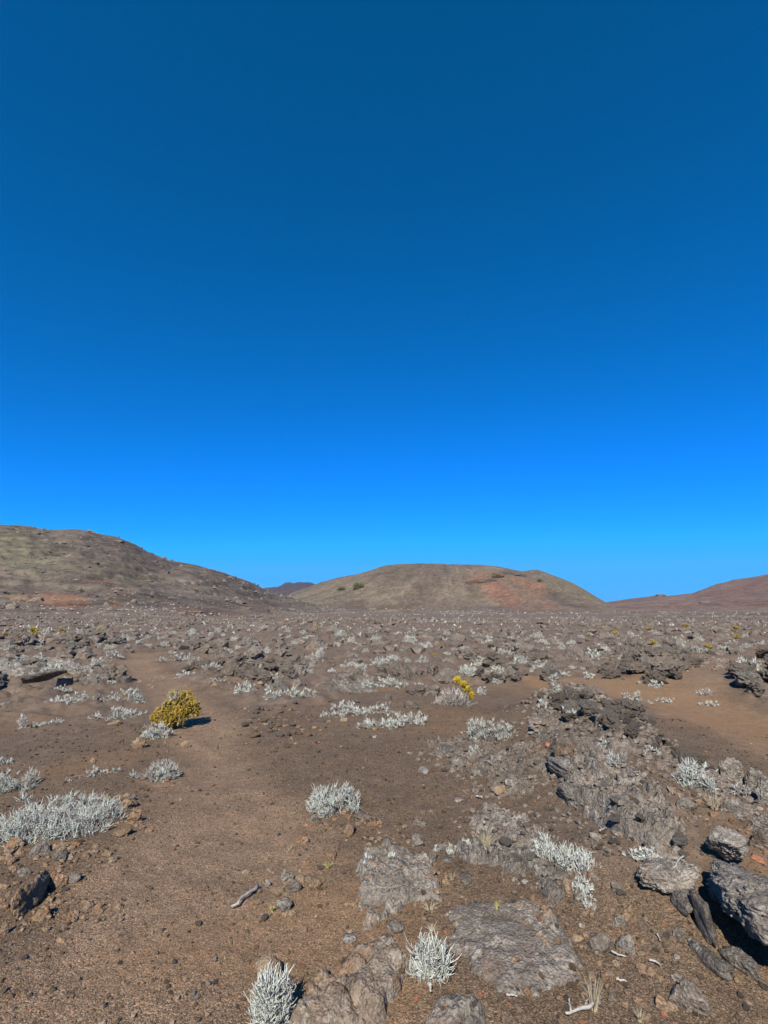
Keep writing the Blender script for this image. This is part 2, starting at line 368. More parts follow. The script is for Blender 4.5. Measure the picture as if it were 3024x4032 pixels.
# ------------------------------------------------------------------ hills
def project(V):
    x, y, z = V[:, 0], V[:, 1], V[:, 2] - EYE
    d = y * cos(PITCH) + z * sin(PITCH); up = -y * sin(PITCH) + z * cos(PITCH)
    return 1512 + F * x / d, 2016 - F * up / d
def hill(name, sil, foot, crest, back, nth, nr, prof, rough, base, mat, label, paint=None, ledge=0.0, seed=0, gully=0.0):
    ae = np.array(sorted([azel(u, v) for u, v in sil]))
    th = np.linspace(ae[0, 0], ae[-1, 0], nth)
    el = np.interp(th, ae[:, 0], ae[:, 1])
    rf = foot(th) if callable(foot) else np.full(nth, foot)
    rc = crest(th) if callable(crest) else np.full(nth, crest)
    zf = -0.0085 * np.clip(rf - 70, 0, 1e9) - 0.5
    zc = np.maximum(EYE + rc * np.tan(el), -0.0085 * (rc - 70) - 0.4)
    s = np.linspace(0, 1, nr); sb = np.linspace(0, 1, nr // 5)[1:]
    Rg = rf[None] + (rc - rf)[None] * s[:, None]
    kk = np.hanning(31); kk /= kk.sum(); zs = np.convolve(np.pad(zc, 15, mode='edge'), kk, 'valid'); bl = (s ** 10)[:, None]
    Z = zf[None] + ((zs * (1 - bl) + zc * bl) - zf[None]) * prof(s)[:, None]
    Rb = rc[None] + (back - crest if not callable(crest) else back)  * sb[:, None]
    Zb = zc[None] - (zc - zf + 40)[None] * (sb ** 1.6)[:, None]
    Rg = np.vstack([Rg, Rb]); Z = np.vstack([Z, Zb]); S = np.concatenate([s, 1 - sb])
    X = Rg * np.sin(th)[None]; Y = Rg * np.cos(th)[None]
    x, y = X.ravel(), Y.ravel(); L = rough[0]
    n = fbm(xy3(x / L, y / L, 3.3 + seed), 6, 0.55)
    rd = fbm(xy3(x / L * 1.7, y / L * 1.7, 7.3 + seed), 4, 0.5, ridged=True)
    env = np.repeat((np.sin(np.clip(S, 0, 1) * pi) * 0.85 + 0.15)[:, None], nth, 1).ravel()
    hh = np.repeat(np.clip((zc - zf) / (np.max(zc - zf)), 0.05, 1)[None], len(S), 0).ravel() ** 0.5
    dz = (n * rough[1] + rd * rough[2]) * env * hh
    z = Z.ravel() + dz; gu = 0 * z
    if gully:
        tc = 0.5 * (th[0] + th[-1]); xc, yc = rc.mean() * 1.15 * sin(tc), rc.mean() * 1.15 * cos(tc)
        gu = fbm(xy3(np.arctan2(y - yc, x - xc) * 11, np.hypot(x - xc, y - yc) / 160, seed), 4, 0.6); z = z + gully * gu * env * hh
    if ledge:
        st = z / ledge; z = z + ledge * 0.4 * env * (np.floor(st) + sstep(0.55, 0.95, st - np.floor(st)) - st) * sstep(-0.2, 0.3, fbm(xy3(x / 60, y / 60, 2 + seed), 3))
    V = np.stack([x, y, z], -1)
    nn = len(S); idx = np.arange(nn * nth).reshape(nn, nth)
    Fq = np.stack([idx[:-1, :-1], idx[:-1, 1:], idx[1:, 1:], idx[1:, :-1]], -1).reshape(-1, 4)
    u, v = project(V)
    big = fbm(xy3(x / (L * 2.2), y / (L * 2.2), 11 + seed), 4)
    c = np.array(base[0])[None] + (np.array(base[1]) - np.array(base[0]))[None] * sstep(-0.45, 0.45, big)[:, None]
    sv = np.repeat(np.concatenate([s, 1 + 0 * sb])[:, None], nth, 1).ravel(); fm = (0.8 * sstep(0.30, 0.02, sv))[:, None]
    c = c * (1 - fm) + np.array((0.225, 0.172, 0.138))[None] * fm
    c = c * (1 + 0.42 * gu)[:, None]
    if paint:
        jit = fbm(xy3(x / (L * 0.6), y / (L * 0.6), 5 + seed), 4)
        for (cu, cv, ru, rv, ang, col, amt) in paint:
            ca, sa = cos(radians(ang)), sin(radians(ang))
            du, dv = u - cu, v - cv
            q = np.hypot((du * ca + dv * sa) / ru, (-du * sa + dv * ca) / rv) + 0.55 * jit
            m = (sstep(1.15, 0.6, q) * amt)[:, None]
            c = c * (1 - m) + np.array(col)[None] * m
    me = mesh_np(name, V, Fq, mat, c)
    link(name, me, kind='structure', label=label, cat='hill')
    return V[:nr * nth], u[:nr * nth], v[:nr * nth]

k1 = 0.9645
def c1(pts): return [(x * k1, y * k1 + 2000) for x, y in pts]
def c2(pts): return [(x * k1 + 1424, y * k1 + 2000) for x, y in pts]
LEFT = [(-1500, 2230), (-700, 2090)] + c1([(-200, 80), (0, 85), (60, 86), (125, 90), (140, 98), (150, 106), (190, 110), (240, 112), (262, 107), (275, 105), (300, 108), (370, 113), (385, 119),
        (400, 124), (465, 128), (490, 140), (540, 158), (600, 190), (650, 212), (720, 232), (800, 243), (870, 258), (930, 276), (990, 293), (1040, 315), (1075, 333),
        (1120, 348), (1200, 372), (1330, 405), (1440, 424)])
DOME = c1([(1150, 372), (1200, 345), (1250, 330), (1300, 310), (1380, 288), (1450, 275), (1500, 262), (1550, 245), (1600, 235), (1659, 232)]) + \
       c2([(110, 236), (150, 232), (250, 230), (350, 233), (450, 236), (540, 240), (600, 250), (655, 262), (680, 257), (700, 254), (715, 254), (740, 263), (800, 285), (850, 305),
           (900, 330), (950, 360), (990, 383), (1040, 410), (1080, 425)])
FARP = c1([(980, 420), (1040, 350), (1085, 336), (1130, 330), (1160, 324), (1180, 318), (1220, 316), (1245, 318), (1270, 322), (1320, 340), (1420, 420)])
RIGHT = c2([(760, 425), (900, 400), (1000, 384), (1060, 376), (1100, 370), (1180, 361), (1205, 355), (1220, 354), (1240, 360), (1290, 355), (1350, 348), (1400, 330), (1450, 310), (1490, 302),
            (1520, 292), (1580, 285), (1620, 278), (1659, 270)]) + [(3300, 2190), (3900, 2080), (5200, 2200)]
BR = ((0.135, 0.106, 0.088), (0.20, 0.162, 0.135)); OL = (0.205, 0.185, 0.130); OCH = (0.255, 0.148, 0.102); GRN = (0.085, 0.10, 0.045)
HL = hill('hill', LEFT, lambda t: 95 + 190 * sstep(-0.45, 0.0, t), lambda t: 470 + 120 * sstep(-0.35, 0.0, t), 300, 430, 125,
     lambda s: s ** 1.9 * (1 - s) + np.sin(s * pi / 2) ** 2 * s, (34, 2.2, 1.6), BR, M_HILL,
     'long brown hill with rocky ledges rising at the left',
     [(70, 2170, 150, 95, 15, OL, 0.85), (300, 2235, 300, 40, 12, (0.20, 0.17, 0.125), 0.5), (245, 2362, 115, 34, 8, (0.29, 0.165, 0.11), 1.0), (455, 2372, 35, 15, 5, (0.26, 0.15, 0.085), 0.9),
      (380, 2290, 90, 9, 0, OCH, 0.7), (790, 2415, 190, 24, 4, (0.22, 0.125, 0.088), 0.7), (480, 2328, 50, 12, 5, OCH, 0.6), (1000, 2390, 130, 30, 14, (0.185, 0.12, 0.09), 0.6),
      (90, 2360, 60, 18, 0, (0.24, 0.155, 0.095), 0.7)], ledge=6.0, seed=1)
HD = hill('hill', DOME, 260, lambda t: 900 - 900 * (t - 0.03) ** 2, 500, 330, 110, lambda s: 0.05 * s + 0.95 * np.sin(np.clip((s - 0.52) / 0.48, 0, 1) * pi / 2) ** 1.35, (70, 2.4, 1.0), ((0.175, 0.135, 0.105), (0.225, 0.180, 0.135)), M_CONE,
     'broad rounded cinder cone with a red scar in the middle distance',
     [(1950, 2318, 120, 34, 28, (0.27, 0.15, 0.10), 1.0), (2060, 2290, 85, 16, 18, (0.28, 0.145, 0.09), 0.9), (1990, 2370, 110, 22, 20, (0.245, 0.135, 0.095), 0.9), (2120, 2350, 80, 18, 38, (0.245, 0.14, 0.10), 0.85),
      (1960, 2265, 60, 15, -12, GRN, 0.8), (2010, 2310, 90, 6, 35, OL, 0.8), (2080, 2330, 90, 6, 35, OL, 0.8), (2260, 2310, 130, 40, 30, (0.20, 0.165, 0.11), 0.8), (1415, 2308, 26, 14, -30, GRN, 0.8), (1345, 2318, 20, 10, -20, GRN, 0.7),
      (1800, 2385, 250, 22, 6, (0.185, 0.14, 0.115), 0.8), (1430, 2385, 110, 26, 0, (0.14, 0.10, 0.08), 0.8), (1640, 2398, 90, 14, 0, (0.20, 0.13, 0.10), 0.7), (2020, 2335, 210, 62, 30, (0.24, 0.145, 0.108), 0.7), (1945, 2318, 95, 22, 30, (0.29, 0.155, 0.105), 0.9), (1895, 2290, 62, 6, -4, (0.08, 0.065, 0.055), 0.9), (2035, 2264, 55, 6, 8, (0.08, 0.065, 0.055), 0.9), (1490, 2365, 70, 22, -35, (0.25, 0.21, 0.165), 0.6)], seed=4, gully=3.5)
hill('hill', FARP, 3900, 5200, 1500, 120, 40, lambda s: s ** 1.2, (300, 25, 15), ((0.085, 0.060, 0.050), (0.11, 0.080, 0.062)), M_HILLFAR,
     'small far blue-brown peak in the gap between two hills', seed=7)
HR = hill('hill', RIGHT, lambda t: 190 + 0 * t, lambda t: 1500 + 300 * sstep(0.3, 0.6, t), 900, 330, 90, lambda s: 0.12 * s + 0.88 * s ** 2.6, (90, 3.2, 1.5), ((0.205, 0.132, 0.102), (0.275, 0.180, 0.140)), M_HILL,
     'reddish brown slope rising at the right edge',
     [(2870, 2330, 170, 16, -8, (0.24, 0.135, 0.095), 0.9), (2960, 2375, 160, 16, 3, (0.22, 0.13, 0.095), 0.8), (2990, 2290, 90, 14, -20, (0.20, 0.11, 0.08), 0.8), (2650, 2372, 120, 8, -4, (0.21, 0.14, 0.11), 0.7)], seed=9, ledge=12.0)

# ------------------------------------------------------------------ rocks
import bmesh
_ico = {}
def ico(sub):
    if sub not in _ico:
        bm = bmesh.new(); bmesh.ops.create_icosphere(bm, subdivisions=sub, radius=1.0)
        V = np.array([v.co for v in bm.verts], np.float32); V /= np.linalg.norm(V, axis=1)[:, None]
        Fc = np.array([[l.index for l in f.verts] for f in bm.faces], np.int32); bm.free()
        _ico[sub] = (V, Fc)
    return _ico[sub]
def rock_shape(seed, sub, dims, cuts=14, rough=0.10, spiky=0.0, strata=0.0, flat_top=False, stretch=(1, 1, 1), fine=0.035, dlo=0.62):
    """an angular lava block: a cut polytope roughened by noise; dims = half sizes in metres"""
    R = np.random.default_rng(seed); D, Fc = ico(sub)
    N = R.normal(size=(cuts, 3)); N /= np.linalg.norm(N, axis=1)[:, None]
    d = R.uniform(dlo, 1.0, cuts)
    if flat_top: N[0] = (0.05, 0.0, 1.0); d[0] = 0.62; N[1] = (0.0, 0.05, -1.0); d[1] = 0.7
    q = D @ N.T
    r = np.min(np.where(q > 0.05, d[None] / np.maximum(q, 0.05), 9.0), axis=1); r = np.minimum(r, 1.25)
    P = D * r[:, None]; o = R.uniform(0, 90, 3).astype(np.float32)
    st = np.array(stretch, np.float32)
    n = fbm(P * 1.6 * st + o, 4, 0.55) * rough * 1.5 + (fbm(P * 4.2 * st + o + 9, 3, 0.6, ridged=True) - 0.5) * rough * 0.6
    n += fbm(P * 11 * st + o, 2, 0.6) * fine
    if spiky:
        wob = 0.22 * np.stack([perlin(P * 5 + o), perlin(P * 5 + o + 40), perlin(P * 5 + o + 80)], -1)
        n += spiky * 1.1 * (worley((P + wob) * 2.3 + o, seed & 127, True) - 0.6) + spiky * 0.7 * (worley((P + wob) * 5.5 + o, seed & 63, True) - 0.5)
    P = P + D * n[:, None]
    if strata:
        k = np.floor(P[:, 2] * 5 + 0.6 * fbm(P * 1.5 + o, 2)); P[:, :2] *= (1 + strata * (np.sin(k * 12.9 + seed) * 0.5))[:, None]
    P = P / np.max(np.abs(P), axis=0)[None]
    return P * np.array(dims, np.float32)[None], Fc
def rock_mesh(name, mat, seed, sub, dims, **kw):
    fl = kw.pop('flat', False); P, Fc = rock_shape(seed, sub, dims, **kw); return mesh_np(name, P, Fc, mat, smooth=not fl)
_seed = [100]
def rock(u0, u1, v0, v1, hz, mat, label, name='lava_rock', sub=4, yaw=0.0, tilt=(0, 0), bury=0.35, **kw):
    """a rock by its box in the photo (pixels) and its height above the ground (metres)"""
    _seed[0] += 7
    p = ground_at((u0 + u1) / 2, v1 - 2); m = px_size(p); dist = hypot(p[0], p[1])
    ph = math.atan2(EYE - p[2], dist)
    w = (u1 - u0) * m; dep = max((v1 - v0) * m - hz * cos(ph), 0.25 * w * sin(ph)) / sin(ph); dep = min(dep, 2.2 * w)
    dirv = np.array([p[0], p[1]]) / dist; c = np.array([p[0], p[1]]) + dirv * dep * 0.46
    g = float(surf(np.array([c[0]]), np.array([c[1]]))[0])
    half = hz * (1 + bury) / 2 * 1.15
    az = -math.atan2(dirv[0], dirv[1])
    if abs(math.sin(yaw)) > 0.7: dims = (dep / 2, w / 2, half)
    else: dims = (w / 2, dep / 2, half)
    EXCL.append((c[0], c[1], w * 0.5))
    me = rock_mesh(name, mat, _seed[0], sub, dims, **kw)
    return link(name, me, loc=(c[0], c[1], g + hz - half), rot=(tilt[0], tilt[1], az + yaw), label=label, cat='rock')
def slab(u, v, L, W, T, yaw, tilt, mat, label, lift=0.0, name='flat_rock', sub=4, seed=None, z=0.0, **kw):
    """a leaning slab set by its centre on the ground; L along its own x"""
    _seed[0] += 7; p = ground_at(u, v)
    a = dict(cuts=16, rough=0.07, flat_top=True); a.update(kw)
    me = rock_mesh(name, mat, seed or _seed[0], sub, (L / 2, W / 2, T / 2), **a)
    return link(name, me, loc=(p[0], p[1], p[2] + lift), rot=(tilt[0], tilt[1], yaw), label=label, cat='rock')

D = radians
# --- big flat rocks embedded in the near ground








def outcrop(poly, h, mat, label, rough=0.02, steep=0.05, crack=0.0, cell=(5, 5), stri=(0.0, 3.0, 1.2), jag=0.0, name='rock_outcrop', wob=0.05, seed=0, res=0.010, tilt=(0, 0)):
    """bedrock showing through the ground: a rough plate inside an outline given on the ground"""
    W = np.array([ground_at(*p, bare=True)[:2] for p in poly]); lo = W.min(0) - 0.12; hi = W.max(0) + 0.12
    res = max(res, max(hi - lo) / 240); nx, ny = ((hi - lo) / res).astype(int) + 2
    X, Y = np.meshgrid(np.linspace(lo[0], hi[0], nx), np.linspace(lo[1], hi[1], ny)); x, y = X.ravel(), Y.ravel()
    ins = np.zeros(len(x), bool)
    for k in range(len(W)):
        (xa, ya), (xb, yb) = W[k], W[k - 1]
        if ya == yb: continue
        ins ^= ((ya > y) != (yb > y)) & (x < (xb - xa) * (y - ya) / (yb - ya) + xa)
    sd = seg_dist(x, y, list(W) + [W[0]]) * np.where(ins, 1, -1)
    sd = sd + wob * fbm(xy3(x * 6, y * 6, seed + 0.3), 4, 0.6) + wob * 0.8 * fbm(xy3(x * 1.8, y * 1.8, seed + 3.3), 2)
    e = sstep(-0.3 * steep, steep, sd)
    c = np.array([x.mean(), y.mean()])
    z = h * e * (0.75 + 0.25 * sstep(0, 0.3, sd)) + (tilt[0] * (x - c[0]) + tilt[1] * (y - c[1])) * e
    z += e * rough * (fbm(xy3(x * 3.0, y * 3.0, seed + 7), 5, 0.6) + 0.4 * (fbm(xy3(x * 9, y * 9, seed + 8), 3, 0.6, ridged=True) - 0.9))
    z += e * rough * 0.30 * (fbm(xy3(x * 22, y * 22, seed + 9), 3, 0.65, ridged=True) - 0.9)
    if stri[0]: z += e * stri[0] * fbm(xy3(x * stri[1] * 3 + 1.2 * fbm(xy3(x * 2, y * 2, seed + 1), 2), y * stri[2], seed + 5), 4, 0.6, ridged=True) - e * stri[0] * 0.9
    if jag:
        q = xy3(x, y, seed + 2) + 0.10 * np.stack([perlin(xy3(x * 6, y * 6, 1)), perlin(xy3(x * 6, y * 6, 2)), 0 * x], -1)
        z += e * jag * (worley(q * np.array([cell[0], cell[1], 1], np.float32), 5, True) - 0.4) + e * jag * 0.6 * (worley(q * np.array([cell[0] * 2.6, cell[1] * 2.6, 1], np.float32), 9, True) - 0.4)
    if crack:
        n = fbm(xy3(x * 1.6 * cell[0] / 4, y * 1.6 * cell[1] / 4, seed + 11), 3, 0.5); z -= e * crack * sstep(0.075, 0.0, np.abs(n))
    z = np.where(e > 0.02, z, 0) - 0.05 * (1 - sstep(0.0, 0.25, e))
    OUTS.append((lo, hi, z.reshape(ny, nx)))
    V = np.stack([x - c[0], y - c[1], z + height(x, y) + 0.0], -1); z0 = float(height(np.array([c[0]]), np.array([c[1]]))[0]); V[:, 2] -= z0
    idx = np.arange(nx * ny).reshape(ny, nx); Fq = np.stack([idx[:-1, :-1], idx[:-1, 1:], idx[1:, 1:], idx[1:, :-1]], -1).reshape(-1, 4)
    sdq = sd[Fq].max(1); Fq = Fq[sdq > -0.06]
    use = np.unique(Fq); mp = np.full(len(V), -1); mp[use] = np.arange(len(use))
    return link(name, mesh_np(name, V[use], mp[Fq], mat), loc=(c[0], c[1], z0), label=label, cat='rock')
outcrop([(2170, 2960), (2220, 2935), (2330, 2950), (2440, 3005), (2530, 3085), (2620, 3190), (2685, 3260), (2705, 3330), (2680, 3425), (2600, 3395), (2480, 3335), (2385, 3290), (2325, 3245), (2280, 3190), (2225, 3110)],
        0.055, M_SLAB, 'long lichen-grey outcrop of tilted striated slabs, right of centre', 0.03, 0.035, 0.16, (7, 2.2), (0.045, 3.2, 0.6), 0.035, seed=2)
outcrop([(2115, 2800), (2160, 2745), (2230, 2705), (2350, 2725), (2420, 2780), (2520, 2850), (2600, 2920), (2625, 2985), (2520, 2990), (2430, 2985), (2300, 2985), (2180, 2945), (2100, 2880)],
        0.05, M_AA, 'rough clinker crest of bedrock behind the tilted slabs', 0.05, 0.05, 0.06, (6, 6), (0, 3, 1), 0.08, seed=4, wob=0.08)
outcrop([(1715, 2930), (1800, 2900), (1900, 2905), (2010, 2940), (2080, 2905), (2150, 2960), (2170, 3080), (2060, 3130), (1940, 3105), (1830, 3055), (1735, 3010)],
        0.012, M_AA, 'low broken bedrock left of the tilted slabs', 0.045, 0.06, 0.03, (7, 5), (0, 3, 1), 0.05, seed=6, wob=0.22)
outcrop([(1880, 3180), (1990, 3160), (2060, 3215), (2130, 3285), (2145, 3330), (2020, 3350), (1900, 3300), (1840, 3240)],
        0.025, M_SLAB, 'weathered low bedrock sloping down to the straw tuft', 0.035, 0.08, 0.03, (5, 4), (0.02, 3, 1), 0.02, seed=8, wob=0.10)
outcrop([(1790, 3355), (1860, 3330), (2000, 3335), (2120, 3370), (2200, 3430), (2285, 3500), (2240, 3575), (2140, 3560), (2080, 3470), (1960, 3430), (1830, 3400)],
        0.04, M_DARK, 'dark curved bedrock step below the straw tuft', 0.03, 0.035, 0.05, (6, 5), (0.02, 2, 2), 0.03, seed=10, wob=0.06)
outcrop([(1400, 3570), (1420, 3450), (1450, 3365), (1520, 3342), (1620, 3350), (1700, 3400), (1724, 3490), (1710, 3540), (1640, 3560), (1560, 3620), (1500, 3650), (1440, 3662), (1405, 3620)],
        0.05, M_SLAB, 'cracked domed bedrock with lichen in the lower centre', 0.04, 0.04, 0.06, (5, 4), (0, 3, 1), 0.03, seed=12, wob=0.05)
outcrop([(1745, 3610), (1790, 3570), (1920, 3552), (2080, 3560), (2180, 3600), (2235, 3660), (2285, 3760), (2300, 3820), (2240, 3870), (2160, 3910), (2000, 3900), (1880, 3860), (1830, 3780), (1760, 3700)],
        0.035, M_SMOOTH, 'large smooth brown bedrock slab in the lower right foreground', 0.018, 0.07, 0.0, (5, 5), (0, 3, 1), 0.0, seed=14, wob=0.05)
outcrop([(1160, 4040), (1230, 3930), (1330, 3840), (1420, 3770), (1520, 3745), (1590, 3780), (1612, 3850), (1600, 3930), (1540, 3990), (1470, 4060), (1300, 4090)],
        0.075, M_STAIN, 'rusty broken bedrock slab with a dark right edge at the bottom centre', 0.03, 0.022, 0.05, (4, 4), (0, 3, 1), 0.025, seed=16, wob=0.05, tilt=(0.10, 0.04))
outcrop([(1700, 4032), (1720, 3970), (1780, 3950), (1860, 3960), (1910, 4000), (1940, 4060), (1800, 4110)],
        0.035, M_SLAB, 'lichen-spotted low slab cut by the bottom edge', 0.03, 0.05, 0.03, (5, 5), (0, 3, 1), 0.02, seed=18)
outcrop([(-160, 2604), (100, 2588), (250, 2600), (380, 2628), (410, 2645), (200, 2652), (-160, 2652)],
        0.04, M_DARK, 'wide flat grey lava sheet at the left edge', 0.03, 0.15, 0.03, (2, 2), (0, 3, 1), 0.0, seed=20, wob=0.2)
outcrop([(1280, 2712), (1340, 2682), (1450, 2662), (1510, 2680), (1490, 2722), (1350, 2724)],
        0.04, M_DARK, 'dark smooth patch of lava left of the tall sage bush', 0.03, 0.12, 0.0, (2, 2), (0, 3, 1), 0.01, seed=22, wob=0.12)
# --- leaning slabs, bottom right corner
slab(3035, 3735, 0.82, 0.50, 0.22, D(70), (D(13), D(9)), M_LIGHT, 'huge lichen-grey tilted slab at the right edge', 0.17, sub=6, rough=0.13, dlo=0.8, fine=0.05)
slab(2778, 3672, 0.30, 0.08, 0.26, D(78), (D(-8), 0), M_DARK, 'narrow upright splinter standing in the dark gap of the huge slab', 0.03, rough=0.12)
slab(2925, 3805, 0.28, 0.12, 0.10, D(97), (D(-18), D(4)), M_DARK, 'pointed grey sliver in front of the huge tilted slab', 0.02, rough=0.1)
slab(2785, 3780, 0.27, 0.09, 0.07, D(107), (D(14), 0), M_DARK, 'low grey wedge lying left of the pointed sliver', 0.01, rough=0.1)
slab(2645, 3500, 0.37, 0.26, 0.13, D(8), (D(8), D(-6)), M_SLAB, 'blue-grey flat-topped block with a crooked twig on it', 0.055, sub=6, rough=0.14, dlo=0.7, fine=0.05)
slab(2680, 3560, 0.24, 0.13, 0.10, D(80), (D(-10), D(0)), M_DARK, 'small grey block below the blue-grey flat block', 0.02)
slab(2868, 3400, 0.36, 0.24, 0.18, D(70), (D(16), D(12)), M_LIGHT, 'pale grey oval boulder tilted on edge with a black shadow', 0.10, sub=6, rough=0.08, flat_top=False, cuts=18)
rock(2903, 3011, 3424, 3522, 0.09, M_AA, 'knobbly brown-grey rock below the oval boulder', sub=4, spiky=0.12)
rock(2960, 3050, 3290, 3352, 0.10, M_AA, 'rough rock cut by the right edge beside the oval boulder', sub=4, spiky=0.12)
rock(2958, 3010, 3368, 3404, 0.025, M_ORANGE, 'pinkish flat stone right of the oval boulder', 'lava_rock', 3)
# --- medium rocks, lower right
rock(2320, 2420, 3661, 3765, 0.10, M_AA, 'lumpy dark rock with a split top right of the smooth slab', sub=4, spiky=0.08)
rock(2425, 2510, 3674, 3765, 0.09, M_SLAB, 'grey rock leaning against the lumpy split rock', sub=4)
rock(2212, 2262, 3471, 3559, 0.09, M_RUST, 'reddish-brown upright rock beside the feathery white bush', sub=4)
rock(2258, 2300, 3500, 3562, 0.06, M_DARK, 'dark chip touching the reddish-brown upright rock', sub=3)
rock(2400, 2450, 3474, 3516, 0.05, M_DARK, 'small bluish rock between the feathery bush and the flat block', sub=4)
rock(2448, 2508, 3572, 3622, 0.05, M_RUST, 'round brown stone in the gravel left of the huge slab', sub=4)
rock(2415, 2470, 3620, 3672, 0.05, M_DARK, 'small grey rock above the lumpy split rock', sub=4)
rock(2645, 2702, 3660, 3705, 0.05, M_SLAB, 'small grey rock left of the dark gap', sub=4)
rock(2645, 2810, 3890, 4010, 0.10, M_AA, 'jagged rock with a dark notch near the bottom right corner', sub=4, spiky=0.12)
rock(2585, 2632, 3935, 3982, 0.05, M_RUST, 'rounded brown stone left of the notched rock', sub=4)
rock(2505, 2560, 3800, 3842, 0.03, M_RUST, 'flat brown stone beside bleached twigs, lower right', sub=3)
rock(2640, 2690, 3842, 3872, 0.03, M_SLAB, 'flat grey stone half buried under the small wedge', sub=3)
rock(2395, 2432, 3930, 3962, 0.03, M_DARK, 'small blue-grey stone by the dry grass at the bottom', sub=3)
rock(2495, 2530, 3352, 3388, 0.05, M_SLAB, 'small round grey stone left of the pale low bush', sub=4)
rock(2320, 2372, 3292, 3318, 0.03, M_SLAB, 'flat pale stone in front of the long black crack', sub=4)
rock(2660, 2745, 3142, 3210, 0.07, M_DARK, 'single slate-grey wedge lying alone on bare scoria', sub=4)
rock(2842, 2965, 3150, 3225, 0.13, M_DARK, 'blue-grey pointed block beside the straw tuft at the right', sub=4, spiky=0.06)
rock(2960, 3050, 3210, 3285, 0.12, M_DARK, 'grey block below the pointed block at the right edge', sub=4, spiky=0.08)
rock(2840, 2935, 3020, 3085, 0.22, M_DARK, 'dark knobbly clinker block right of the big pale bush', sub=4, spiky=0.22)
rock(2925, 3020, 3012, 3120, 0.24, M_DARK, 'dark clinker block with a black hollow at the right edge', sub=4, spiky=0.22)
rock(2985, 3060, 3075, 3170, 0.2, M_DARK, 'dark clinker block cut off by the right edge', sub=4, spiky=0.22)
rock(2470, 2550, 3010, 3052, 0.07, M_DARK, 'low dark rock just above the bleached forked twig', sub=4, spiky=0.1)
# --- striated outcrop: long slabs side by side
ST = dict(name='flat_rock', sub=5, stretch=(0.45, 1.7, 2.2), rough=0.12, cuts=20)
slab(2200, 3050, 0.62, 0.15, 0.15, D(96), (D(-14), D(3)), M_DARK, 'dark smooth striated slab, leftmost of the tilted outcrop', 0.035, **ST)
slab(2245, 3160, 0.55, 0.12, 0.14, D(97), (D(-10), D(3)), M_SLAB, 'striated slab just left of the long black crack', 0.03, **ST)
# --- rocks left of the outcrop
rock(2072, 2202, 2800, 2880, 0.13, M_AA, 'clinker lump on the left shoulder of the outcrop', sub=4, spiky=0.2)
rock(2160, 2310, 2880, 2975, 0.15, M_AA, 'broad lichen-grey block above the dark striated slab', sub=5, spiky=0.1)
rock(2070, 2140, 2845, 2890, 0.09, M_DARK, 'black-shadowed small lump on the left shoulder', sub=4, spiky=0.15)
rock(1725, 1790, 2920, 2985, 0.07, M_DARK, 'grey flat rock at the left end of the low rocks', sub=4)
rock(1770, 1855, 2960, 3020, 0.08, M_DARK, 'dark slab stone below the small bush, left of the outcrop', sub=4)
rock(1925, 2010, 2945, 3010, 0.08, M_SLAB, 'grey stone in the middle of the low rocks left of the outcrop', sub=4)
rock(1990, 2050, 3015, 3062, 0.10, M_AA, 'knob of clinker with a shaded right side left of the outcrop', sub=4, spiky=0.15)
rock(1972, 2045, 3050, 3110, 0.07, M_SLAB, 'lichen-white stone under the clinker knob', sub=4, spiky=0.08)
rock(1865, 1905, 3030, 3060, 0.05, M_DARK, 'small round dark stone left of the lichen-white stone', sub=4)
rock(2140, 2172, 2920, 2948, 0.05, M_ORANGE, 'orange-red stone in the grey low rocks', sub=3)
rock(1935, 2000, 3095, 3145, 0.06, M_RUST, 'brown stone between the outcrop and the pale path', sub=4)
rock(1780, 1830, 3135, 3165, 0.03, M_SLAB, 'thin flat stone at the edge of the bare ground', sub=3)
rock(1640, 1690, 3005, 3060, 0.03, M_SLAB, 'flat grey stone alone on the bare ground, right of centre', sub=3)
rock(1895, 1960, 2885, 2925, 0.08, M_AA, 'clinker lump under the big bushy white shrub', sub=4, spiky=0.12)
# --- stones, lower centre
rock(1518, 1594, 3622, 3692, 0.045, M_DARK, 'flat-topped dark rock just below the domed outcrop', sub=4)
rock(1350, 1408, 3670, 3722, 0.018, M_DARK, 'thin grey leaf-shaped stone left of the flat-topped rock', sub=3)
rock(1084, 1152, 3541, 3602, 0.05, M_DARK, 'blue-grey block right of the dead branch', sub=4)
rock(1110, 1188, 3470, 3522, 0.07, M_AA, 'brown-grey rock with a black shadow, left of the pair', sub=4, spiky=0.05)
rock(1100, 1160, 3446, 3482, 0.07, M_DARK, 'pale bluish stone behind the shadowed pair', sub=4)
rock(1192, 1268, 3436, 3508, 0.07, M_RUST, 'brown rock with a dark right side, right of the pair', sub=4, spiky=0.05)
rock(1042, 1068, 3462, 3498, 0.05, M_DARK, 'small dark stone left of the shadowed pair', sub=3)
rock(1163, 1225, 3293, 3325, 0.05, M_RUST, 'lone tan stone below the central white bush', sub=4)
rock(1615, 1682, 3222, 3258, 0.055, M_AA, 'crumbly brown rock on the right of bare ground, mid centre', sub=4, spiky=0.15)
rock(1356, 1400, 3236, 3298, 0.06, M_RUST, 'tall brown stone under the right side of the central bush', sub=4, spiky=0.08)
rock(1440, 1506, 3240, 3264, 0.045, M_RUST, 'tan flat stone right of the central bush', sub=4)
rock(1390, 1470, 3196, 3240, 0.05, M_AA, 'rusty stone tucked against the central bush', sub=4, spiky=0.1)
rock(1210, 1262, 3218, 3246, 0.05, M_AA, 'dark stone at the left foot of the central bush', sub=4, spiky=0.1)
rock(1000, 1128, 3760, 3860, 0.07, M_RUST, 'layered rusty rock with a dark crack above the bottom bush', sub=4, strata=0.12)
rock(1275, 1325, 3350, 3395, 0.04, M_RUST, 'brown stone behind the yellow-green tuft', sub=3)
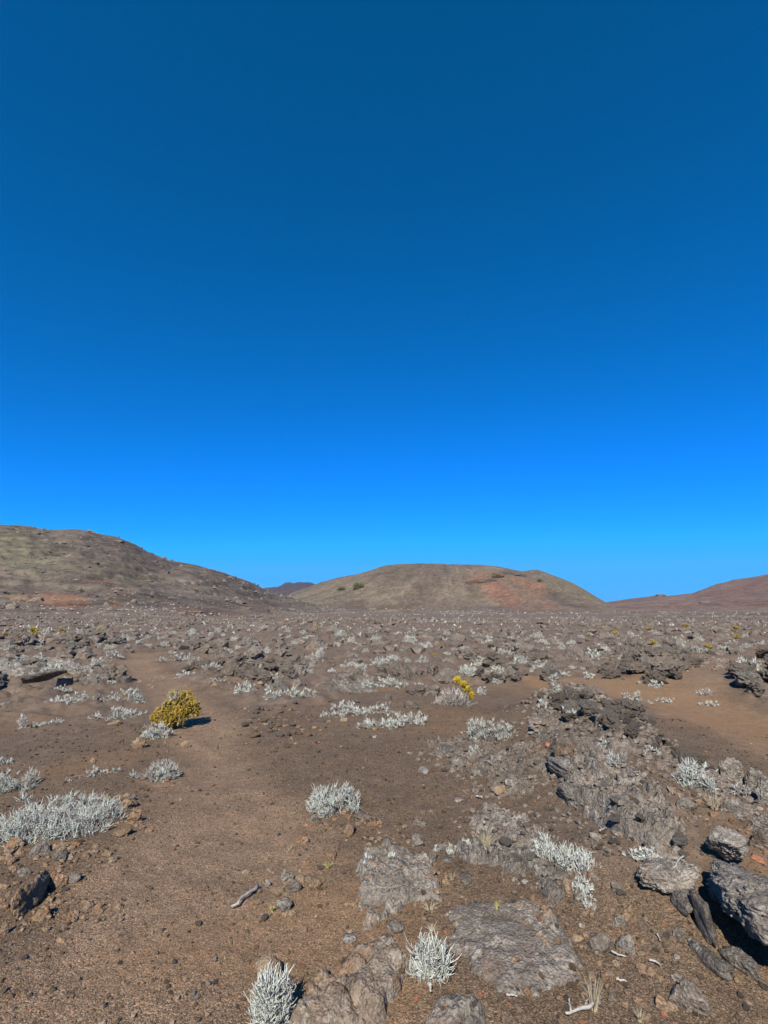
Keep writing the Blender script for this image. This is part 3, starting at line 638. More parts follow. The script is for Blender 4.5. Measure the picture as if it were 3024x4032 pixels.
rock(1620, 1672, 3285, 3348, 0.05, M_SLAB, 'rounded grey rock above the domed outcrop', sub=4)
rock(1680, 1722, 3350, 3402, 0.05, M_SLAB, 'grey stone at the right top of the domed outcrop', sub=4)
rock(1810, 1860, 3448, 3502, 0.03, M_DARK, 'slate-blue flat stone right of the domed outcrop', sub=4)
rock(1740, 1792, 3382, 3410, 0.02, M_DARK, 'thin bluish stone between two outcrops', sub=3)
rock(1738, 1768, 3465, 3496, 0.04, M_RUST, 'rusty stone with a dark side right of the domed outcrop', sub=3)
# --- left edge group
slab(125, 3552, 0.42, 0.09, 0.15, D(99), (D(-24), D(6)), M_RUST, 'long leaning fin of rock at the lower left edge', 0.05, sub=5, rough=0.12)
rock(119, 215, 3560, 3634, 0.06, M_RUST, 'tan rock at the foot of the leaning fin', sub=4, spiky=0.08)
rock(170, 265, 3440, 3510, 0.09, M_RUST, 'reddish crumbly rock at the top of the leaning fin', sub=4, spiky=0.16)
rock(262, 318, 3450, 3490, 0.04, M_DARK, 'small grey stone right of the leaning fin', sub=3)
rock(119, 200, 3300, 3372, 0.10, M_DARK, 'dark upright stone under the large grey-white bush', sub=4, spiky=0.06)
rock(20, 100, 3290, 3345, 0.08, M_RUST, 'tan knobbly rocks at the foot of the large grey-white bush', sub=4, spiky=0.14)
rock(200, 262, 3350, 3400, 0.05, M_DARK, 'dark flat stone with a black edge, left foreground', sub=4)
rock(20, 60, 3370, 3412, 0.05, M_RUST, 'brown stone at the left edge above the leaning fin', sub=3)
rock(70, 125, 3420, 3452, 0.04, M_DARK, 'small dark stone above the leaning fin', sub=3)
rock(-10, 28, 3650, 3690, 0.06, M_RUST, 'rock cut by the left edge below the fin', sub=3)
rock(455, 540, 3135, 3200, 0.09, M_RUST, 'rusty crumbled rock at the right end of the large grey-white bush', sub=4, spiky=0.18)
rock(490, 560, 3205, 3245, 0.07, M_RUST, 'orange-brown rock below the rusty crumbled rock', sub=4, spiky=0.16)
rock(440, 520, 3255, 3300, 0.05, M_RUST, 'low brown rock at the lower right of the large bush', sub=4, spiky=0.12)
rock(500, 535, 3130, 3160, 0.05, M_SLAB, 'small pale stone left of the path, above the rusty rock', sub=3)
rock(512, 580, 2911, 2952, 0.13, M_RUST, 'knobbly brown lava lump below the yellow bush', sub=4, spiky=0.25)
rock(708, 750, 2924, 2948, 0.08, M_RUST, 'tan pointed stone on the path below the yellow bush', sub=4)
rock(355, 378, 2990, 3008, 0.06, M_RUST, 'small tan stone alone on the left scoria', sub=3)
rock(420, 482, 2838, 2858, 0.06, M_RUST, 'flat brown stone under the long grey bush', sub=4)
slab(150, 2700, 0.95, 0.38, 0.10, D(25), (D(-28), D(-8)), M_DARK, 'dark plank-like slab propped up over a black hollow', 0.16, sub=4)
rock(211, 300, 2655, 2712, 0.28, M_AA, 'jagged clinker block right of the propped plank slab', sub=4, spiky=0.25)
rock(280, 345, 2662, 2710, 0.22, M_AA, 'black-shadowed clinker block among white bushes, left', sub=4, spiky=0.25)
rock(320, 385, 2668, 2698, 0.18, M_SLAB, 'smooth grey block right of the clinker blocks, left', sub=4)
rock(-20, 82, 2752, 2776, 0.08, M_DARK, 'thin dark slab at the left edge beside dry grass', sub=4)
rock(360, 395, 2746, 2758, 0.08, M_DARK, 'flat dark stone between two rounded bushes at the left', sub=3)
rock(1510, 1545, 2738, 2760, 0.12, M_DARK, 'dark stone behind the twin-lobed bush', sub=4)
rock(1585, 1662, 2764, 2796, 0.13, M_AA, 'low arched rock with a black hollow, mid right', sub=4, spiky=0.15)
rock(1335, 1370, 2832, 2845, 0.05, M_RUST, 'orange-tan stone in front of the twin-lobed bush', sub=3)
rock(1462, 1492, 2868, 2882, 0.05, M_RUST, 'brown stone in front of the spreading bush', sub=3)
rock(1680, 1730, 2600, 2672, 0.30, M_AA, 'tall pointed clinker peak in the middle of the plain', sub=4, spiky=0.25)
rock(860, 945, 2612, 2668, 0.40, M_AA, 'big clinker lump with a black cave by the path', sub=4, spiky=0.3)
rock(728, 768, 2588, 2640, 0.38, M_AA, 'dark clinker spike left of the cave lump', sub=4, spiky=0.3)
rock(2660, 2700, 2528, 2560, 0.5, M_DARK, 'dark standing stone right of the large clinker heap', sub=4, yaw=0)

# --- the scatter of stones inside the ring on bare ground, centre
pm = [rock_mesh('stone', m, 900 + k, 3, (1, 1, 0.75), cuts=12, rough=0.14, spiky=0.1 if k % 2 else 0.0) for k, m in enumerate((M_RUST, M_AA, M_SLAB, M_RUST, M_DARK, M_ORANGE, M_RUST, M_AA))]
def stone(me, x, y, size, rz, label, group, sink=0.2, flat=1.0, name='stone', cat='stone', tilt=0.0):
    g = float(surf(np.array([x]), np.array([y]))[0])
    return link(name, me, loc=(x, y, g + size * 0.75 * flat * (1 - 2 * sink)), rot=(tilt, tilt * 0.5, rz), scale=(size, size * random.uniform(0.65, 1.0), size * flat), label=label, cat=cat, group=group)
for (cx, cy, w, k) in ((1010, 2800, 22, 0), (1030, 2797, 18, 1), (1055, 2800, 15, 3), (1105, 2810, 20, 0), (1005, 2812, 30, 1), (995, 2830, 16, 1), (965, 2865, 26, 1), (985, 2850, 20, 6), (1040, 2845, 28, 1),
        (1060, 2850, 26, 7), (1065, 2870, 22, 1), (1095, 2862, 24, 0), (1065, 2885, 20, 6), (1083, 2879, 16, 4), (1002, 2888, 26, 1), (1005, 2906, 36, 3), (1098, 2903, 34, 7), (1138, 2898, 20, 1),
        (1160, 2890, 26, 0), (1180, 2896, 22, 0), (1218, 2900, 26, 3), (1152, 2862, 26, 2), (1130, 2945, 24, 0), (1045, 2830, 18, 0), (1080, 2855, 14, 6)):
    p = ground_at(cx, cy); m = px_size(p)
    stone(pm[k], p[0], p[1], w * m * 0.62, random.uniform(0, 6), 'brown stone in the loose ring of stones on bare ground beside the path', 'loose ring of stones beside the path', 0.15, random.uniform(0.6, 0.9))
for (cx, cy, w) in ((1405, 2770, 30), (1300, 2768, 24), (1160, 2770, 30), (1120, 2785, 18), (1010, 2712, 16), (1005, 2727, 12), (945, 2735, 12), (960, 2708, 14), (940, 2712, 16)):
    p = ground_at(cx, cy); m = px_size(p)
    stone(pm[random.choice((0, 1, 4, 7))], p[0], p[1], w * m * 0.55, random.uniform(0, 6), 'small stone on the bare ground around the low rounded bush, centre', 'stones around the low rounded bush', 0.15, 0.6)

# ------------------------------------------------------------------ clinker heaps: every block a rock of its own
am = [rock_mesh('lava_rock', (M_AA, M_SLAB, M_AA, M_DARK, M_AA)[k % 5], 400 + 13 * k, 4, (1, 1, 0.8), cuts=12, rough=0.17, spiky=0.20, fine=0.045, flat=True) for k in range(10)]
am_lo = [rock_shape(700 + 11 * k, 1 if k > 0 else 2, (1, 1, 0.75), cuts=10, rough=0.2, spiky=0.36) for k in range(8)]
def heap(poly_px, n, size, label, group, lift=0.0, seed=1):
    """blocks spread over a polygon given in photo pixels on the ground"""
    R = random.Random(seed); P = np.array(poly_px, float); k = 0
    u0, v0 = P.min(0); u1, v1 = P.max(0)
    while k < n:
        u, v = R.uniform(u0, u1), R.uniform(v0, v1); inside = False
        for i in range(len(P)):
            (xa, ya), (xb, yb) = P[i], P[i - 1]
            if (ya > v) != (yb > v) and u < (xb - xa) * (v - ya) / (yb - ya) + xa: inside = not inside
        if not inside: continue
        p = ground_at(u, v); s = R.uniform(*size) * R.choice((0.45, 0.7, 1.0, 1.0, 1.4))
        link('lava_rock', am[R.randrange(len(am))], loc=(p[0], p[1], p[2] + s * R.uniform(0.0, 0.35) + lift), rot=(R.uniform(-0.5, 0.5), R.uniform(-0.5, 0.5), R.uniform(0, 6.3)),
             scale=(s, s * R.uniform(0.6, 1), s * R.uniform(0.6, 1.0)), label=label, cat='rock', group=group); k += 1
heap([(2120, 2745), (2330, 2730), (2450, 2800), (2560, 2860), (2640, 2950), (2560, 2960), (2400, 2860), (2300, 2870), (2150, 2800)], 48, (0.055, 0.13),
     'clinker block in the dark crest of the near outcrop', 'clinker crest of the near outcrop', 0.02, 3)
heap([(2600, 2930), (2700, 2960), (2860, 3040), (2800, 3100), (2680, 3010)], 12, (0.05, 0.10), 'clinker block beside the big pale bush on the outcrop tail', 'clinker tail of the near outcrop', 0.0, 4)
heap([(2450, 2560), (2680, 2570), (2740, 2610), (2660, 2690), (2540, 2700), (2440, 2650)], 38, (0.16, 0.34), 'clinker block in the big heap left of the sandy gap', 'big clinker heap left of the sandy gap', 0.05, 5)
heap([(2900, 2600), (3100, 2560), (3100, 2730), (2960, 2735), (2890, 2690)], 22, (0.14, 0.32), 'clinker block in the heap at the right edge', 'clinker heap at the right edge', 0.05, 6)
heap([(2330, 2620), (2480, 2600), (2520, 2690), (2380, 2700)], 8, (0.12, 0.24), 'clinker block at the left foot of the big heap', 'clinker blocks at the left foot of the big heap', 0.0, 7)
heap([(690, 2625), (860, 2600), (1180, 2610), (1190, 2660), (960, 2680), (780, 2670)], 30, (0.12, 0.26), 'clinker block in the rubble bank right of the path bend', 'rubble bank right of the path bend', 0.0, 8)
heap([(60, 2505), (560, 2490), (640, 2530), (300, 2545), (80, 2540)], 20, (0.2, 0.42), 'clinker block in the dark row along the left plain', 'dark row of clinker on the left plain', 0.0, 9)
heap([(1820, 2600), (2140, 2590), (2180, 2680), (1900, 2690)], 18, (0.14, 0.30), 'clinker block in the rubble behind the yellow-crested bush', 'rubble behind the yellow-crested bush', 0.0, 10)

bk = [rock_mesh('lava_rock', (M_SLAB, M_LIGHT)[k % 2], 1400 + 17 * k, 4, (1, 0.75, 0.5), cuts=9, rough=0.10, spiky=0.06, fine=0.05) for k in range(8)]
am_clinker, am = am, bk
heap([(2170, 2960), (2330, 2950), (2530, 3085), (2685, 3260), (2690, 3400), (2480, 3335), (2325, 3245), (2225, 3110)], 18, (0.03, 0.06), 'angular broken block lying on the tilted striated outcrop', 'broken blocks on the tilted outcrop', 0.0, 21)
heap([(1720, 2930), (1900, 2905), (2080, 2905), (2150, 2960), (2060, 3130), (1830, 3055)], 18, (0.03, 0.06), 'angular broken block on the low bedrock left of the tilted slabs', 'broken blocks on the low bedrock', 0.0, 22)
heap([(1880, 3180), (2060, 3215), (2140, 3330), (2240, 3520), (2120, 3540), (1960, 3400)], 12, (0.022, 0.045), 'angular broken block around the straw tuft on bedrock', 'broken blocks around the straw tuft', 0.0, 23)
am = am_clinker
# ------------------------------------------------------------------ bushes
def tubes(P, Rad, S=3):
    """P (n,k,3) centre lines, Rad (n,k): open tubes; returns verts, quads"""
    n, k, _ = P.shape; t = P[:, -1] - P[:, 0]; t /= np.linalg.norm(t, axis=1)[:, None] + 1e-9
    ref = np.where(np.abs(t[:, 2:3]) < 0.9, np.array([[0, 0, 1.0]]), np.array([[1.0, 0, 0]]))
    a = np.cross(t, ref); a /= np.linalg.norm(a, axis=1)[:, None]; b = np.cross(t, a)
    ang = np.linspace(0, 2 * pi, S, endpoint=False)
    off = a[:, None, None] * np.cos(ang)[None, None, :, None] + b[:, None, None] * np.sin(ang)[None, None, :, None]
    V = (P[:, :, None] + off * Rad[:, :, None, None]).reshape(-1, 3)
    idx = np.arange(n * k * S).reshape(n, k, S); nx = np.roll(idx, -1, axis=2)
    Q = np.stack([idx[:, :-1], nx[:, :-1], nx[:, 1:], idx[:, 1:]], -1).reshape(-1, 4)
    return V, Q
def lobes_for(R, w, d, h, n):
    out = [(0.0, 0.0, w * 0.36, d * 0.38, h * 0.95)]
    for k in range(n):
        a = 2 * pi * (k + R.uniform(0, 0.8)) / n; q = R.uniform(0.6, 1.0); rx = w * R.uniform(0.13, 0.22)
        out.append((cos(a) * q * (w * 0.5 - rx), sin(a) * q * d * 0.34, rx, d * R.uniform(0.15, 0.25), h * R.uniform(0.5, 1.0)))
    return out
PAL_SILVER = ((0.58, 0.60, 0.56), (0.49, 0.53, 0.43), (0.36, 0.31, 0.27))
PAL_DULL = ((0.58, 0.57, 0.52), (0.51, 0.52, 0.42), (0.35, 0.30, 0.255))
PAL_GOLD = ((0.47, 0.30, 0.045), (0.31, 0.245, 0.04), (0.42, 0.35, 0.19))
def foliage(seed, lobes, n, twig=(0.05, 0.10), rad=0.003, K=5, up=0.8, greens=0.5, dead=0.15, S=3, inner=0.45, per=8, pal=PAL_SILVER, spread=0.42):
    """upright twigs gathered in sprays over the lobes; returns verts, faces, colours"""
    R = np.random.default_rng(seed); L = np.array([tuple(q) + (0.0,) * (6 - len(q)) for q in lobes])
    ns = max(3, n // per); n = ns * per
    wgt = (L[:, 2] * L[:, 3] + 0.7 * L[:, 2] * L[:, 4]); li = R.choice(len(L), ns, p=wgt / wgt.sum()); l = L[li]
    ph = R.uniform(0, 2 * pi, ns); cz = R.uniform(np.where(l[:, 5] > 0, -0.75, 0.03), 1); sz = np.sqrt(1 - cz * cz)
    dr = np.stack([np.cos(ph) * sz, np.sin(ph) * sz, cz], -1)
    rho = 1 - (1 - inner) * R.uniform(0, 1, ns) ** 1.6
    tip = np.stack([l[:, 0] + dr[:, 0] * l[:, 2] * rho, l[:, 1] + dr[:, 1] * l[:, 3] * rho, l[:, 5] + dr[:, 2] * l[:, 4] * rho], -1)
    T = dr * 0.8 + np.array([0, 0, up]); T /= np.linalg.norm(T, axis=1)[:, None]
    ln = R.uniform(*twig, ns)
    base = np.repeat(tip - T * ln[:, None] * 0.8, per, 0); T = np.repeat(T, per, 0) + R.normal(0, spread, (n, 3)); T /= np.linalg.norm(T, axis=1)[:, None]
    ln = np.repeat(ln, per) * R.uniform(0.5, 1.15, n); base += T * (ln * R.uniform(-0.2, 0.35, n))[:, None]
    t = np.linspace(0, 1, K); side = R.normal(0, 0.24, (n, 3))
    P = base[:, None] + T[:, None] * (ln[:, None] * t[None])[:, :, None] + side[:, None] * (ln[:, None] * np.sin(t * pi)[None] * 0.6)[:, :, None]
    P[:, :, 2] += (ln[:, None] * (t * t)[None]) * 0.22 * up
    P[:, :, 2] = np.maximum(P[:, :, 2], -0.01)
    bump = np.where(np.arange(K) % 2 == 0, 0.68, 1.2); prof = np.sin(np.clip(0.25 + 0.75 * (1 - t), 0, 1) * pi * 0.62 + 0.25)
    prof[-1] = 0.55
    Rd = rad * R.uniform(0.75, 1.25, n)[:, None] * (bump * prof)[None]
    V, Q = tubes(P, Rd, S)
    c0, c1_, cd = (np.array(q) for q in pal)
    sp = np.repeat(R.uniform(0, 1, ns), per)
    g = np.clip((0.6 * sp + 0.4 * R.uniform(0, 1, n)) * greens * 1.2, 0, 1)[:, None]
    C = c0 * (1 - g) + c1_ * g; C *= R.uniform(0.78, 1.12, n)[:, None]
    dd = (0.5 * np.repeat(R.uniform(0, 1, ns), per) + 0.5 * R.uniform(0, 1, n)) < (dead * 0.5 + 0.18 * (dead > 0))
    C = np.where(dd[:, None], cd * R.uniform(0.7, 1.2, n)[:, None], C)
    return V, Q, np.repeat(C, K * S, 0)
def stems(seed, lobes, n, rad=0.004, K=6):
    R = np.random.default_rng(seed); L = np.array(lobes); li = R.integers(0, len(L), n); l = L[li]
    ph = R.uniform(0, 2 * pi, n); q = R.uniform(0.3, 0.95, n); zt = R.uniform(0.15, 0.75, n) * l[:, 4]
    tip = np.stack([l[:, 0] + np.cos(ph) * q * l[:, 2], l[:, 1] + np.sin(ph) * q * l[:, 3], zt], -1)
    st = np.stack([l[:, 0] * R.uniform(0.2, 0.9, n), l[:, 1] * R.uniform(0.2, 0.9, n), np.full(n, -0.02)], -1)
    t = np.linspace(0, 1, K); w = R.normal(0, 0.03, (n, K, 3)) * np.sin(t * pi)[None, :, None] * np.linalg.norm(tip - st, axis=1)[:, None, None] * 3
    P = st[:, None] * (1 - t)[None, :, None] + tip[:, None] * t[None, :, None] + w
    P[:, :, 2] += (np.sin(t * pi) * 0.02)[None]
    Rd = rad * R.uniform(0.6, 1.4, n)[:, None] * (1 - 0.6 * t)[None]
    return tubes(P, Rd, 4)
_bs = [0]
def bush(u0, u1, v0, v1, label, n=None, lobes=None, nl=5, name='silver_bush', greens=0.55, dead=0.22, up=0.8, twig=(0.05, 0.10), rad=0.0035, dfrac=0.7, hmin=0.25, hscale=1.0, kind='silver', group=None, sparse=1.0):
    _bs[0] += 1; sd = 5000 + 31 * _bs[0]; R = random.Random(sd)
    p = ground_at((u0 + u1) / 2, v1 - 3); m = px_size(p); dist = hypot(p[0], p[1]); ph = math.atan2(EYE - p[2], dist)
    w = (u1 - u0) * m * 1.22; d = w * dfrac
    h = 0.92 * max(((v1 - v0) * m - 0.55 * d * sin(ph)) / cos(ph), hmin * (v1 - v0) * m) * hscale
    dirv = np.array([p[0], p[1]]) / dist; c = np.array([p[0], p[1]]) + dirv * d * 0.42
    g = float(surf(np.array([c[0]]), np.array([c[1]]))[0])
    if lobes is None: lb = lobes_for(R, w, d, h, nl)
    else: lb = [(a * w, b * d, rx * w, ry * d, hh * h) for a, b, rx, ry, hh in lobes]
    px = (u1 - u0) * (v1 - v0)
    near = dist < 5.2
    n = int((n or np.clip(px / 22, 130, 1700) * sparse) * (1.42 if near else 0.78))
    tw = min(1.0, max(0.45, h / 0.2)); kt = 0.60; tw = (twig[0] * tw * kt, twig[1] * tw * kt)
    rad = max(rad * (0.72 if near else 0.74), 1.0 * m)           # twigs thicken with leaf scale of the larger far bushes
    EXCL.append((c[0], c[1], w * 0.5))
    root = link(name, None, loc=(c[0], c[1], g - 0.005), rot=(0, 0, -math.atan2(dirv[0], dirv[1])), label=label, cat='bush', group=group)
    V, Q, C = foliage(sd, lb, n, tw, rad, K=6 if near else 4, greens=greens, dead=dead, up=up * 0.9, per=10, spread=0.58, inner=0.30)
    link('foliage', mesh_np('foliage', V, Q, M_TWIG, C), root)
    V, Q = stems(sd + 1, lb, max(14, n // 20), rad * (0.8 if near else 1.2))
    link('woody_stems', mesh_np('woody_stems', V, Q, M_WOOD), root)
    return root, lb, (w, d, h)
DRY = dict(dead=0.6, greens=0.2)
bush(1192, 1449, 3079, 3224, 'bright white bush alone in the centre of the picture', n=1700, nl=7)
bush(-40, 482, 3106, 3330, 'large sprawling grey-white bush at the left edge', n=3400, nl=12, dead=0.25, twig=(0.06, 0.13), rad=0.003)
bush(-60, 145, 3030, 3138, 'dense greenish-white bush at the left edge behind the large one', n=1300, nl=5, greens=0.8)
bush(524, 720, 2990, 3090, 'brush-like white bush beside the path with a yellowish right end', n=1200, greens=0.6)
bush(275, 464, 3014, 3078, 'sparse straggling white bush left of the brush-like one', n=380, nl=4, lobes=[(0, 0.1, 0.22, 0.3, 1), (-0.33, -0.1, 0.16, 0.25, 0.35), (0.36, 0.1, 0.12, 0.2, 0.55)])
bush(-20, 44, 2974, 3018, 'small white bush cut by the left edge', n=300)
bush(88, 225, 2805, 2873, 'crescent-shaped white bush with two raised arms, left', n=480, lobes=[(-0.36, 0, 0.12, 0.4, 1.0), (-0.1, -0.1, 0.2, 0.4, 0.45), (0.15, 0, 0.2, 0.3, 0.35), (0.4, 0, 0.11, 0.3, 0.62)])
bush(175, 362, 2725, 2783, 'low spreading white bush left of the rounded greenish one', n=800)
bush(408, 585, 2700, 2777, 'rounded greenish-white bush left of the path', n=1000, greens=0.8)
bush(359, 570, 2779, 2849, 'long grey-white bush just left of the yellow bush', n=1000, dead=0.2)
bush(543, 674, 2833, 2918, 'white bush leaning against the front of the yellow bush', n=800)
bush(1048, 1238, 2698, 2759, 'low rounded sage-green bush on bare ground, centre', n=1100, greens=1.0, dead=0.05, lobes=[(-0.25, 0, 0.25, 0.45, 0.85), (0.1, 0, 0.22, 0.4, 1.0), (0.32, 0, 0.18, 0.4, 0.85), (-0.42, -0.2, 0.1, 0.2, 0.3)])
bush(1424, 1600, 2646, 2722, 'tall peaked sage-green bush behind the dark smooth patch', n=900, greens=0.9, lobes=[(0.05, 0, 0.26, 0.4, 1.0), (-0.3, -0.1, 0.2, 0.4, 0.5), (0.36, -0.1, 0.16, 0.3, 0.65)])
bush(1280, 1557, 2746, 2831, 'twin-lobed silver bush in the middle ground', n=1300, dead=0.3, lobes=[(-0.2, 0, 0.22, 0.45, 0.95), (0.24, 0.1, 0.2, 0.4, 1.0), (0.02, -0.1, 0.15, 0.3, 0.55), (-0.42, -0.2, 0.09, 0.2, 0.3), (0.43, -0.1, 0.08, 0.2, 0.4)])
bush(1418, 1664, 2791, 2879, 'spreading white bush right of the twin-lobed one', n=1200, greens=0.6, lobes=[(0.05, -0.1, 0.24, 0.4, 0.85), (0.34, 0.2, 0.17, 0.3, 1.0), (-0.28, -0.1, 0.1, 0.2, 0.55), (-0.44, -0.2, 0.06, 0.15, 0.3)])
bush(1462, 1487, 2893, 2912, 'tiny white sprig alone on bare ground', n=60)
bush(1804, 2051, 2781, 2921, 'big bushy white shrub on the left of the outcrop', n=1600, nl=7, greens=0.6)
bush(1838, 1897, 2941, 2993, 'small grey bush on the low rocks left of the outcrop', n=320)
bush(1878, 1922, 2694, 2742, 'small spiky white bush right of the yellow-crested one', n=260)
bush(1938, 1976, 2662, 2698, 'little pale bush behind the spiky one', n=180)
bush(2113, 2165, 2734, 2794, 'white bush hanging on the left shoulder of the crest', n=360)
bush(2168, 2212, 2694, 2738, 'white bush at the very top of the crest', n=280)
bush(2209, 2295, 2758, 2826, 'airy white bush in the hollow of the crest', n=420, greens=0.2)
bush(2140, 2212, 2630, 2690, 'dense pale bush behind the top of the crest', n=420)
bush(2296, 2348, 2646, 2682, 'round grey cushion bush at the foot of the big heap', n=320, dead=0.4)
bush(2452, 2552, 2718, 2770, 'creamy white bush on the sandy strip, left of a longer one', n=520, greens=0.6, lobes=[(-0.28, 0, 0.18, 0.4, 0.9), (0.1, 0, 0.22, 0.4, 1.0), (0.4, -0.2, 0.1, 0.2, 0.5)])
bush(2572, 2660, 2742, 2774, 'low long white bush on the sandy strip', n=380)
bush(2556, 2620, 2672, 2714, 'pale bush with a dark rock behind it in the sandy gap', n=380)
bush(2745, 2780, 2762, 2782, 'tiny white bush left of a larger one near the right edge', n=90)
bush(2776, 2828, 2752, 2790, 'small white bush on sand near the right edge', n=260)
bush(2735, 2825, 2705, 2745, 'grey low bush on sand in front of the right heap', n=260, **DRY)
bush(2352, 2436, 2868, 2938, 'bluish-white cushion bush in the middle of the outcrop', n=620, greens=0.1, hmin=0.45)
bush(2400, 2468, 2950, 3042, 'wispy dead bush below the cushion bush', n=170, **DRY)
bush(2515, 2600, 2920, 2985, 'thin white bush trailing over the crest blocks', n=260, greens=0.2)
bush(2652, 2819, 2988, 3121, 'big pale feathery bush on the right of the outcrop', n=1100, greens=0.6)
bush(2810, 2865, 3005, 3050, 'small white bush between clinker blocks at the right', n=220)
bush(2870, 2960, 3090, 3150, 'grey straggly bush beneath the dark clinker blocks', n=260, **DRY)
bush(1722, 1886, 3284, 3360, 'white creeping bush left of the straw tuft', n=620, lobes=[(0.22, 0, 0.24, 0.4, 1.0), (-0.1, -0.1, 0.18, 0.3, 0.5), (-0.4, -0.1, 0.13, 0.3, 0.5)])
bush(2126, 2335, 3290, 3446, 'tall spiky white bush in front of the tilted slabs', n=800, up=1.5, twig=(0.07, 0.14), lobes=[(-0.3, 0.2, 0.2, 0.3, 0.9), (0.02, 0.05, 0.2, 0.35, 0.8), (0.3, -0.15, 0.2, 0.3, 0.7)])
bush(2247, 2349, 3462, 3562, 'feathery white bush beside the reddish rock', n=560, hmin=0.5)
bush(2290, 2365, 3545, 3600, 'thin grey bush trailing below the feathery one', n=150, **DRY)
bush(2474, 2600, 3366, 3432, 'pale low bush above the blue-grey block', n=480)
bush(1613, 1786, 3680, 3884, 'spiky silver bush with bare lower stems at the bottom centre', n=900, up=1.1, twig=(0.06, 0.12), dfrac=0.6, hmin=0.6)
bush(990, 1142, 3843, 4070, 'silver bush cut by the bottom edge', n=1100, up=1.1, twig=(0.06, 0.12), dfrac=0.6, hmin=0.55)
bush(1519, 1572, 3346, 3398, 'small white sprig growing on the domed outcrop', n=110, up=1.2)
bush(1420, 1460, 3360, 3412, 'dead pinkish twiglet at the left top of the domed outcrop', n=60, **DRY)
bush(60, 212, 2626, 2682, 'spreading white bush behind the propped plank slab', n=520)
bush(-20, 82, 2602, 2638, 'white bush on the flat lava sheet at the left edge', n=360)
bush(288, 368, 2618, 2645, 'white bush at the right end of the flat lava sheet', n=320)
bush(311, 402, 2645, 2692, 'white bush behind the smooth grey block, left', n=380)
bush(385, 478, 2670, 2699, 'sparse flat bush right of the smooth grey block', n=200)
bush(209, 273, 2700, 2735, 'small white bush below the clinker blocks, left', n=320)
bush(395, 500, 2556, 2598, 'bright white bush left of where the path bends', n=480)
bush(627, 800, 2560, 2612, 'large bright white bush right of the path bend', n=800)
bush(691, 779, 2634, 2670, 'white bush in front of the rubble bank', n=380)
bush(815, 894, 2661, 2683, 'low white bush in front of the cave lump', n=260)
bush(1127, 1185, 2652, 2674, 'small white bush on bare ground above the sage bush', n=220)
bush(1284, 1327, 2628, 2653, 'small white bush left of the pointed peak', n=220)
bush(1413, 1444, 2628, 2647, 'tiny pale cushion at the rubble edge', n=140)

# ------------------------------------------------------------------ yellow bushes
def place(u, v, back=0.0):
    p = ground_at(u, v); d = np.array([p[0], p[1]]) / hypot(p[0], p[1])
    c = p[:2] + d * back; return np.array([c[0], c[1], float(surf(np.array([c[0]]), np.array([c[1]]))[0])]), -math.atan2(d[0], d[1])
def yellow_bush():
    p, rz = place(690, 2878, 0.18)
    root = link('yellow_bush', None, loc=p, rot=(0, 0, rz), label='mustard-yellow leafy bush standing beside the path', cat='bush')
    lb = [(-0.20, -0.02, 0.14, 0.16, 0.13, 0.17), (-0.06, 0.0, 0.18, 0.18, 0.15, 0.24), (0.10, 0.0, 0.19, 0.19, 0.17, 0.27), (0.20, 0.0, 0.13, 0.15, 0.14, 0.22), (-0.05, 0.08, 0.10, 0.12, 0.12, 0.38),
          (0.10, 0.06, 0.11, 0.12, 0.10, 0.40), (-0.10, -0.10, 0.12, 0.10, 0.11, 0.12), (0.02, -0.12, 0.13, 0.10, 0.13, 0.17)]
    V, Q, C = foliage(81, lb, 5200, (0.022, 0.05), 0.0062, K=4, up=0.35, greens=0.75, dead=0.05, inner=0.6, pal=PAL_GOLD, per=7, spread=0.6)
    link('foliage', mesh_np('foliage', V, Q, M_YEL, C), root)
    V, Q, C = foliage(83, [(-0.05, 0.02, 0.10, 0.10, 0.10, 0.40)], 160, (0.04, 0.09), 0.003, dead=0.9)
    link('dead_twigs', mesh_np('dead_twigs', V, Q, M_TWIG, C), root)
    R = np.random.default_rng(8); n = 16; t = np.linspace(0, 1, 6)
    tipp = np.stack([R.uniform(-0.25, 0.25, n), R.uniform(-0.12, 0.12, n), R.uniform(0.15, 0.38, n)], -1); st = np.stack([np.full(n, 0.04), np.full(n, 0.02), np.full(n, -0.03)], -1) + R.normal(0, 0.012, (n, 3))
    P = st[:, None] * (1 - t)[None, :, None] + tipp[:, None] * t[None, :, None] + R.normal(0, 0.01, (n, 6, 3)) * np.sin(t * pi)[None, :, None]
    V, Q = tubes(P, np.outer(R.uniform(0.006, 0.012, n), 1 - 0.7 * t), 5)
    link('trunk', mesh_np('trunk', V, Q, M_WOOD), root)
yellow_bush()
